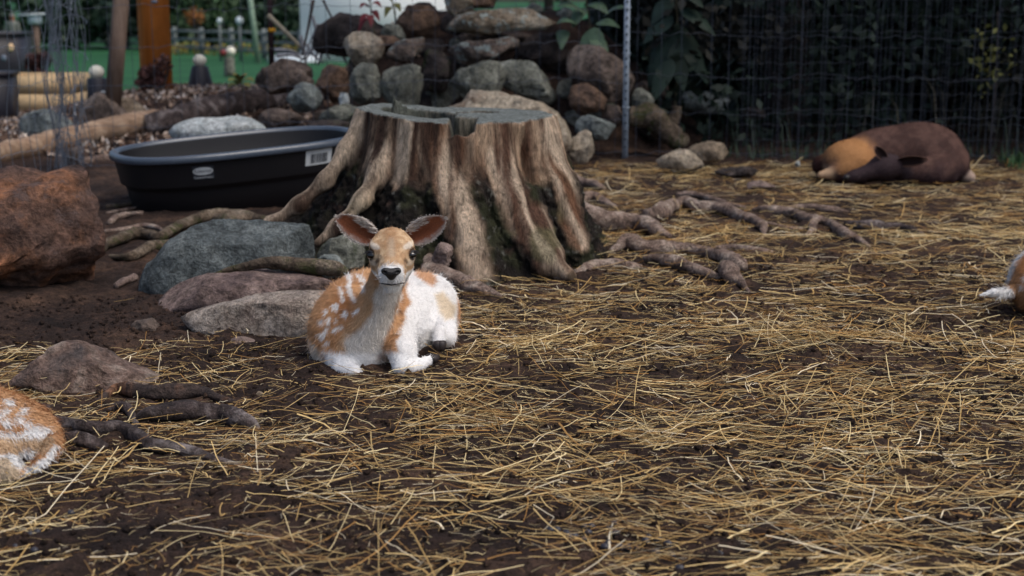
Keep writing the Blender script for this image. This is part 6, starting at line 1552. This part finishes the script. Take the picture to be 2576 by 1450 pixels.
# ---- orange deer at the right edge, back turned
def edge_deer():
    w = W; Y = 4.85; g = G(2620, 800, 0); root = thing('fawn', 'rust coloured fawn lying with a white tail beyond the open straw', 'deer', (g[0] + 0.1, g[1], 0))
    ax = np.array([0.93, 0.36, 0]); M = np.stack([np.array([ax[1], -ax[0], 0]), ax, np.array([0, 0, 1.0])])
    o0 = G(2612, 796, 0)
    def bp(f, s, z): return np.array([o0[0], o0[1], 0]) + ax * f + M[0] * s + np.array([0, 0, z])
    pr = [(p_ell(bp(.05, 0, .12), (.13, .15, .13), M), .05), (p_ell(bp(.26, 0, .13), (.14, .26, .14), M), .05), (p_ell(bp(.48, 0, .13), (.12, .16, .14), M), .05),
          (p_cap(bp(.55, -.02, .15), bp(.66, -.05, .33), .075, .05), .04), (p_ell(bp(.68, -.06, .37), (.055, .065, .052)), .03), (p_cap(bp(.70, -.06, .36), bp(.80, -.10, .33), .042, .026), .02),
          (p_cap(bp(-.04, -.02, .12), w(2540, 734, Y - .05), .035, .015), .02), (p_cap(w(2540, 734, Y - .05), w(2500, 736, Y - .08), .014, .013), .01), (p_cap(w(2500, 736, Y - .08), w(2464, 742, Y - .09), .013, .004), .01),
          (p_cap(bp(.10, .14, .08), bp(.02, .20, .035), .06, .03), .03), (p_cap(bp(.02, .20, .035), bp(.18, .22, .03), .028, .022), .02), (p_cap(bp(.45, .12, .06), bp(.3, .16, .03), .04, .025), .03)]
    def colour(P, N):
        n = fbm(P * 26, 3, 15); n2 = fbm(P * 9, 2, 16)
        c = mixc(CO * 0.9, srgb(190, 134, 88), sstep(-0.3, 0.4, n2 + .4 * n))
        ed = (P - o0) @ ax
        p = pxy(P) + np.stack([7 * n, 7 * fbm(P * 26, 3, 45)], 1); c = mixc(c, CW * 0.93, sstep(5, -4, sdpoly(p, [(2600, 570), (2540, 626), (2500, 680), (2490, 700), (2496, 742), (2520, 740), (2540, 706), (2556, 670), (2578, 640), (2600, 625)])))
        for q_ in ((2590, 690), (2600, 720), (2620, 670), (2650, 700), (2680, 660), (2640, 740), (2575, 715)): c = mixc(c, CW * 0.9, 0.8 * sstep(11, 6, np.hypot(p[:, 0] - q_[0], p[:, 1] - q_[1])))
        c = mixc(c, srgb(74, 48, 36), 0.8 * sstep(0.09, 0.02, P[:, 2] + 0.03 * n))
        A, B = w(2535, 742, Y - .05), w(2462, 742, Y - .08); t = np.clip((P - A) @ (B - A) / ((B - A) @ (B - A)), 0, 1); d = np.linalg.norm(P - A - t[:, None] * (B - A), axis=1); c = mixc(c, CW * .95, sstep(0.035, 0.025, d))
        ft = sstep(.06, .05, np.linalg.norm(P - bp(.02, .20, .035), axis=1)); c = mixc(c, CW * .93, ft)
        return np.clip(c, 0, .9)
    animal(root, pr, 0.007, colour, 42000, lambda P, N: np.tile(-ax * 0.8 + np.array([0, 0, -0.6]), (len(P), 1)), lambda P: np.where(pxy(P)[:, 0] < 2515, 0.010, 0.026), 9, 0.04, guard=3500, wts=lambda P: np.where((P - o0) @ ax < 0.2, 1.0, 0.2))
    for s in (-1, 1):
        b0 = bp(.66, -.06 + s * .03, .40); tip = w(2568, 572, Y + .2) if s < 0 else b0 + np.array([.1, -.05, .08])
        Ve, Qe, UV, Qi, n0 = ear_mesh(b0, b0 + np.array([-.03, -s * .1, .08]), np.array([0.9, -.3, -.1]), .06, .5); part('ear', Ve, Qe, m_coat, root, col=np.tile(srgb(200, 160, 120), (2 * n0, 1)))
        ec = bp(.71, -.07 + s * .05, .378); S_, F_ = ICO[2]; part('eye', S_ * 0.012 + ec, None, m_eye, root, F3=F_)
edge_deer()
# ================================================================== STRAW
m_straw = m_attr('straw', 0.55, 0.35, 0.0, bstr=0)
rs = np.random.RandomState(99)
FOOT = [(CX, CY, 0.50), (-0.30, 4.42, 0.17), (-0.36, 4.20, 0.12), (-0.36, 4.32, 0.15)]
from mathutils import kdtree
RP = np.concatenate(ROOTPTS); RKD = kdtree.KDTree(len(RP))
for i_, p_ in enumerate(RP): RKD.insert((p_[0], p_[1], 0), i_)
RKD.balance(); RK = rs.rand(997)
def root_top(X_, Y_):
    out = np.full(len(X_), -9.0)
    for i_ in range(len(X_)):
        co, ix, dd = RKD.find((X_[i_], Y_[i_], 0)); r_ = RP[ix, 3]
        if dd < r_: out[i_] = RP[ix, 2] + math.sqrt(r_ * r_ - dd * dd)
    return out
def in_view(n, y0, y1):
    y = np.sqrt(rs.uniform(y0 ** 2, y1 ** 2, n)); x = rs.uniform(-1, 1, n) * (0.40 * y + 0.25); return x, y
def density(x, y):
    d = 0.34 + 0.55 * vn2(x, y, 1.7, 61, 3) + 0.7 * vn2(x, y, 5.5, 62, 2)
    d = d - 0.55 * sstep(-0.35, -0.85, x + 0.0 * y) * sstep(3.9, 4.6, y)                 # bare dirt among the rocks
    d = d - 0.35 * sstep(-0.2, -0.8, x) * sstep(8.5, 6.0, y) * sstep(4.2, 5.0, y)
    d = d + 0.18 * sstep(0.1, 0.8, x)
    for (a, b_, r, s) in ((-0.85, 3.42, 0.22, 0.7), (-0.1, 2.95, 0.35, 0.35), (0.5, 3.3, 0.6, 0.3), (0.9, 5.2, 0.8, 0.35), (0.2, 4.9, 0.4, 0.25), (-0.35, 3.75, 0.55, 0.30), (0.25, 4.1, 0.5, 0.25), (-0.9, 2.85, 0.35, 0.25), (-1.1, 4.0, 0.3, 0.2)):
        d = d + s * np.exp(-((x - a) ** 2 + (y - b_) ** 2) / r ** 2)
    return d
def ok(x, y):
    m = np.ones(len(x), bool)
    for a, b_, r in FOOT: m &= np.hypot(x - a, y - b_) > r
    for i_ in range(len(x)):
        if m[i_]:
            co, ix, dd = RKD.find((x[i_], y[i_], 0)); m[i_] = dd > RP[ix, 3] * 1.0 or RK[i_ % 997] < 0.1
    m &= ~((y > 9.55)); m &= ~(np.hypot((x + 1.47) / 0.72, (y - 7.72) / 0.62) < 1) & ~((x < -1.25) & (y > 5.2) & (y < 6.1))
    m &= ~((y > 6.5) & (x < -0.9)) & ~((np.hypot((x - 2.3) / 0.5, (y - 8.6) / 0.28) < 1))
    return m
STR = np.array([srgb(198, 170, 116), srgb(174, 142, 88), srgb(218, 198, 150), srgb(148, 112, 64), srgb(228, 214, 184), srgb(164, 120, 62)])
def straw(n, y0, y1, lmin, lmax, w0, w1, segs, thr, zst, curl, flatz=0.25):
    x, y = in_view(n, y0, y1); k = (density(x, y) + 0.45 * rs.uniform(-1, 1, n) > thr) & ok(x, y); x, y = x[k], y[k]; n = len(x)
    a = 3.2 * vn2(x, y, 1.1, 66, 2) + rs.normal(0, 0.75, n); a = np.where(rs.rand(n) < 0.5, rs.normal(0, 0.45, n), a); a = np.where(rs.rand(n) < 0.22, rs.uniform(0, math.pi, n), a)
    L = lmin + (lmax - lmin) * rs.rand(n) ** 1.8; wd = rs.uniform(w0, w1, n) * 0.5
    el = np.abs(rs.normal(0, 0.10, n)) * np.sign(rs.rand(n) - 0.35); el = np.where(rs.rand(n) < 0.06, rs.uniform(0.2, 0.7, n), el)
    cu = rs.normal(0, curl, n); kink = np.where(rs.rand(n) < 0.12, rs.normal(0, 0.9, n), 0); kpos = rs.randint(1, segs, n)
    p = np.stack([x - np.cos(a) * L / 2, y - np.sin(a) * L / 2], 1); pts = [p.copy()]; ang = a.copy()
    for s in range(segs):
        ang = ang + cu / segs + np.where(kpos == s, kink, 0)
        p = p + np.stack([np.cos(ang), np.sin(ang)], 1) * (L / segs)[:, None]; pts.append(p.copy())
    P = np.stack(pts, 1)                                                         # n, segs+1, 2
    zb = gh(P[:, :, 0].ravel(), P[:, :, 1].ravel()).reshape(n, segs + 1)
    rt = root_top(P[:, :, 0].ravel(), P[:, :, 1].ravel()).reshape(n, segs + 1)
    kp = (rt.max(1) < -8) | (rs.rand(n) < 0.10)
    P, zb, rt, L, wd, el = P[kp], zb[kp], rt[kp], L[kp], wd[kp], el[kp]; n = len(P); zb = np.maximum(zb, rt)
    t = np.linspace(-0.5, 0.5, segs + 1)[None]
    z = 0.5 * zb + 0.5 * zb.mean(1, keepdims=True) + 0.006 + zst * rs.rand(n, 1) ** 2 + (el * L)[:, None] * t + rs.normal(0, 0.002, (n, segs + 1))
    z = np.maximum(z, zb + 0.003)
    C3 = np.concatenate([P, z[:, :, None]], 2)
    T = np.gradient(C3, axis=1); T /= np.linalg.norm(T, axis=2)[:, :, None] + 1e-9
    rollv = np.stack([rs.normal(0, flatz, n), rs.normal(0, flatz, n), np.ones(n)], 1); 
    S = np.cross(T, rollv[:, None, :]); S /= np.linalg.norm(S, axis=2)[:, :, None] + 1e-9
    U = np.cross(S, T)
    w = wd[:, None, None] * np.linspace(1.0, 0.75, segs + 1)[None, :, None]
    top = C3 + U * w * 0.55
    V = np.stack([C3 - S * w, top, C3 + S * w], 2).reshape(-1, 3)                # roof-shaped stalk
    m = segs + 1; b0 = np.arange(n)[:, None, None] * (3 * m) + np.arange(segs)[None, :, None] * 3 + np.arange(2)[None, None, :]
    Q = np.stack([b0, b0 + 1, b0 + 4, b0 + 3], -1).reshape(-1, 4)
    c = STR[rs.choice(6, n, p=[.26, .24, .18, .16, .08, .08])] * rs.uniform(0.72, 1.3, (n, 1))
    return V, Q, np.repeat(c, 3 * m, 0), n
def straw_obj(name, label, sets):
    mb = MB(); tot = 0
    for s in sets:
        V, Q, c, n = straw(*s); mb.add(V, Q, None, c); tot += n
    mb.c = [q * (0.7 if 'chaff' in name else 1.0) for q in mb.c]
    o = mb.part(name, m_straw, None, kind='stuff'); tag(o, label); return tot
straw_obj('straw_litter', 'loose golden straw strewn over the pen floor',
  [(7500, 2.3, 4.6, 0.04, 0.34, 0.0014, 0.0034, 6, 0.46, 0.020, 0.26), (7500, 4.3, 6.8, 0.04, 0.30, 0.0016, 0.0038, 5, 0.44, 0.022, 0.35), (8500, 6.3, 9.6, 0.06, 0.26, 0.002, 0.005, 4, 0.30, 0.028, 0.35),
   (900, 2.3, 6.0, 0.06, 0.20, 0.0035, 0.006, 6, 0.4, 0.03, 0.6), (1200, 2.3, 6.5, 0.05, 0.25, 0.0013, 0.003, 6, 0.1, 0.012, 1.3)])
straw_obj('straw_chaff', 'short broken bits of straw trodden into the dirt', [(22000, 2.3, 5.0, 0.008, 0.05, 0.0009, 0.0020, 2, 0.1, 0.006, 0.5), (12000, 5.0, 9.6, 0.012, 0.08, 0.0012, 0.003, 2, 0.0, 0.008, 0.5)])
# stalks lying over the roots and stones at the left, one nest of straw
# crumbs of earth
n = 26000; x, y = in_view(n, 2.3, 6.0); k = ok(x, y); x, y = x[k], y[k]; n = len(x); r = 0.002 + 0.009 * rs.rand(n) ** 4
S, F = ICO[2]; S0 = np.array([[1, 0, 0], [-1, 0, 0], [0, 1, 0], [0, -1, 0], [0, 0, 1], [0, 0, -1.0]]); F0 = np.array([[0, 2, 4], [2, 1, 4], [1, 3, 4], [3, 0, 4], [2, 0, 5], [1, 2, 5], [3, 1, 5], [0, 3, 5]])
V = (S0[None] * r[:, None, None] * rs.uniform(0.6, 1.3, (n, 6, 1)) + np.stack([x, y, gh(x, y) + r * 0.4 + clods(x, y)], 1)[:, None]).reshape(-1, 3)
o = part('earth_crumbs', V, None, m_dirt, None, F3=(np.arange(n)[:, None, None] * 6 + F0[None]).reshape(-1, 3), smooth=True, kind='stuff'); tag(o, 'small dark crumbs of earth scattered on the pen floor')
# droppings
m_drop = m_plain('dark_pellet', srgb(46, 46, 54), 0.45, 0.5, 0.2, 120)
S, F = ICO[3]
dpx = [(1425, 1352), (1432, 1362), (1445, 1362), (1470, 1374), (1480, 1352), (1488, 1340), (1535, 1345), (1548, 1350), (1522, 1390), (1530, 1382), (1540, 1402), (1560, 1388), (1578, 1392), (1600, 1396), (1625, 1372), (1632, 1362), (1655, 1376), (1680, 1382), (1690, 1412), (1710, 1440), (1650, 1400), (1385, 1345), (1545, 1330), (1810, 1405), (1470, 1338), (1402, 1342)]
pelm = mesh_np('dropping', S * np.array([0.0085, 0.0075, 0.0072]), None, F); pelm.materials.append(m_drop)
for k, (a, b_) in enumerate(dpx):
    p = onG(a, b_); o = bpy.data.objects.new('dropping', pelm); COL.objects.link(o); sc = 0.85 + 0.4 * rs.rand()
    o.location = (p[0], p[1], gz(p) + 0.007); o.rotation_euler = (0, 0, rs.uniform(0, 6)); o.scale = (sc, sc, sc)
    tag(o, 'black pellet dropping in the scattered group on bare dirt', 'dropping', 'deer droppings on bare dirt')
for k, (a, b_) in enumerate([(60, 1352), (78, 1360), (95, 1350), (120, 1362), (180, 1305), (88, 1400), (40, 1395)]):
    p = onG(a, b_); o = bpy.data.objects.new('dropping', pelm); COL.objects.link(o); o.location = (p[0], p[1], gz(p) + 0.007); o.rotation_euler = (0, 0, rs.uniform(0, 6))
    tag(o, 'black pellet dropping on the dirt below the corner fawn', 'dropping', 'deer droppings below the corner fawn')
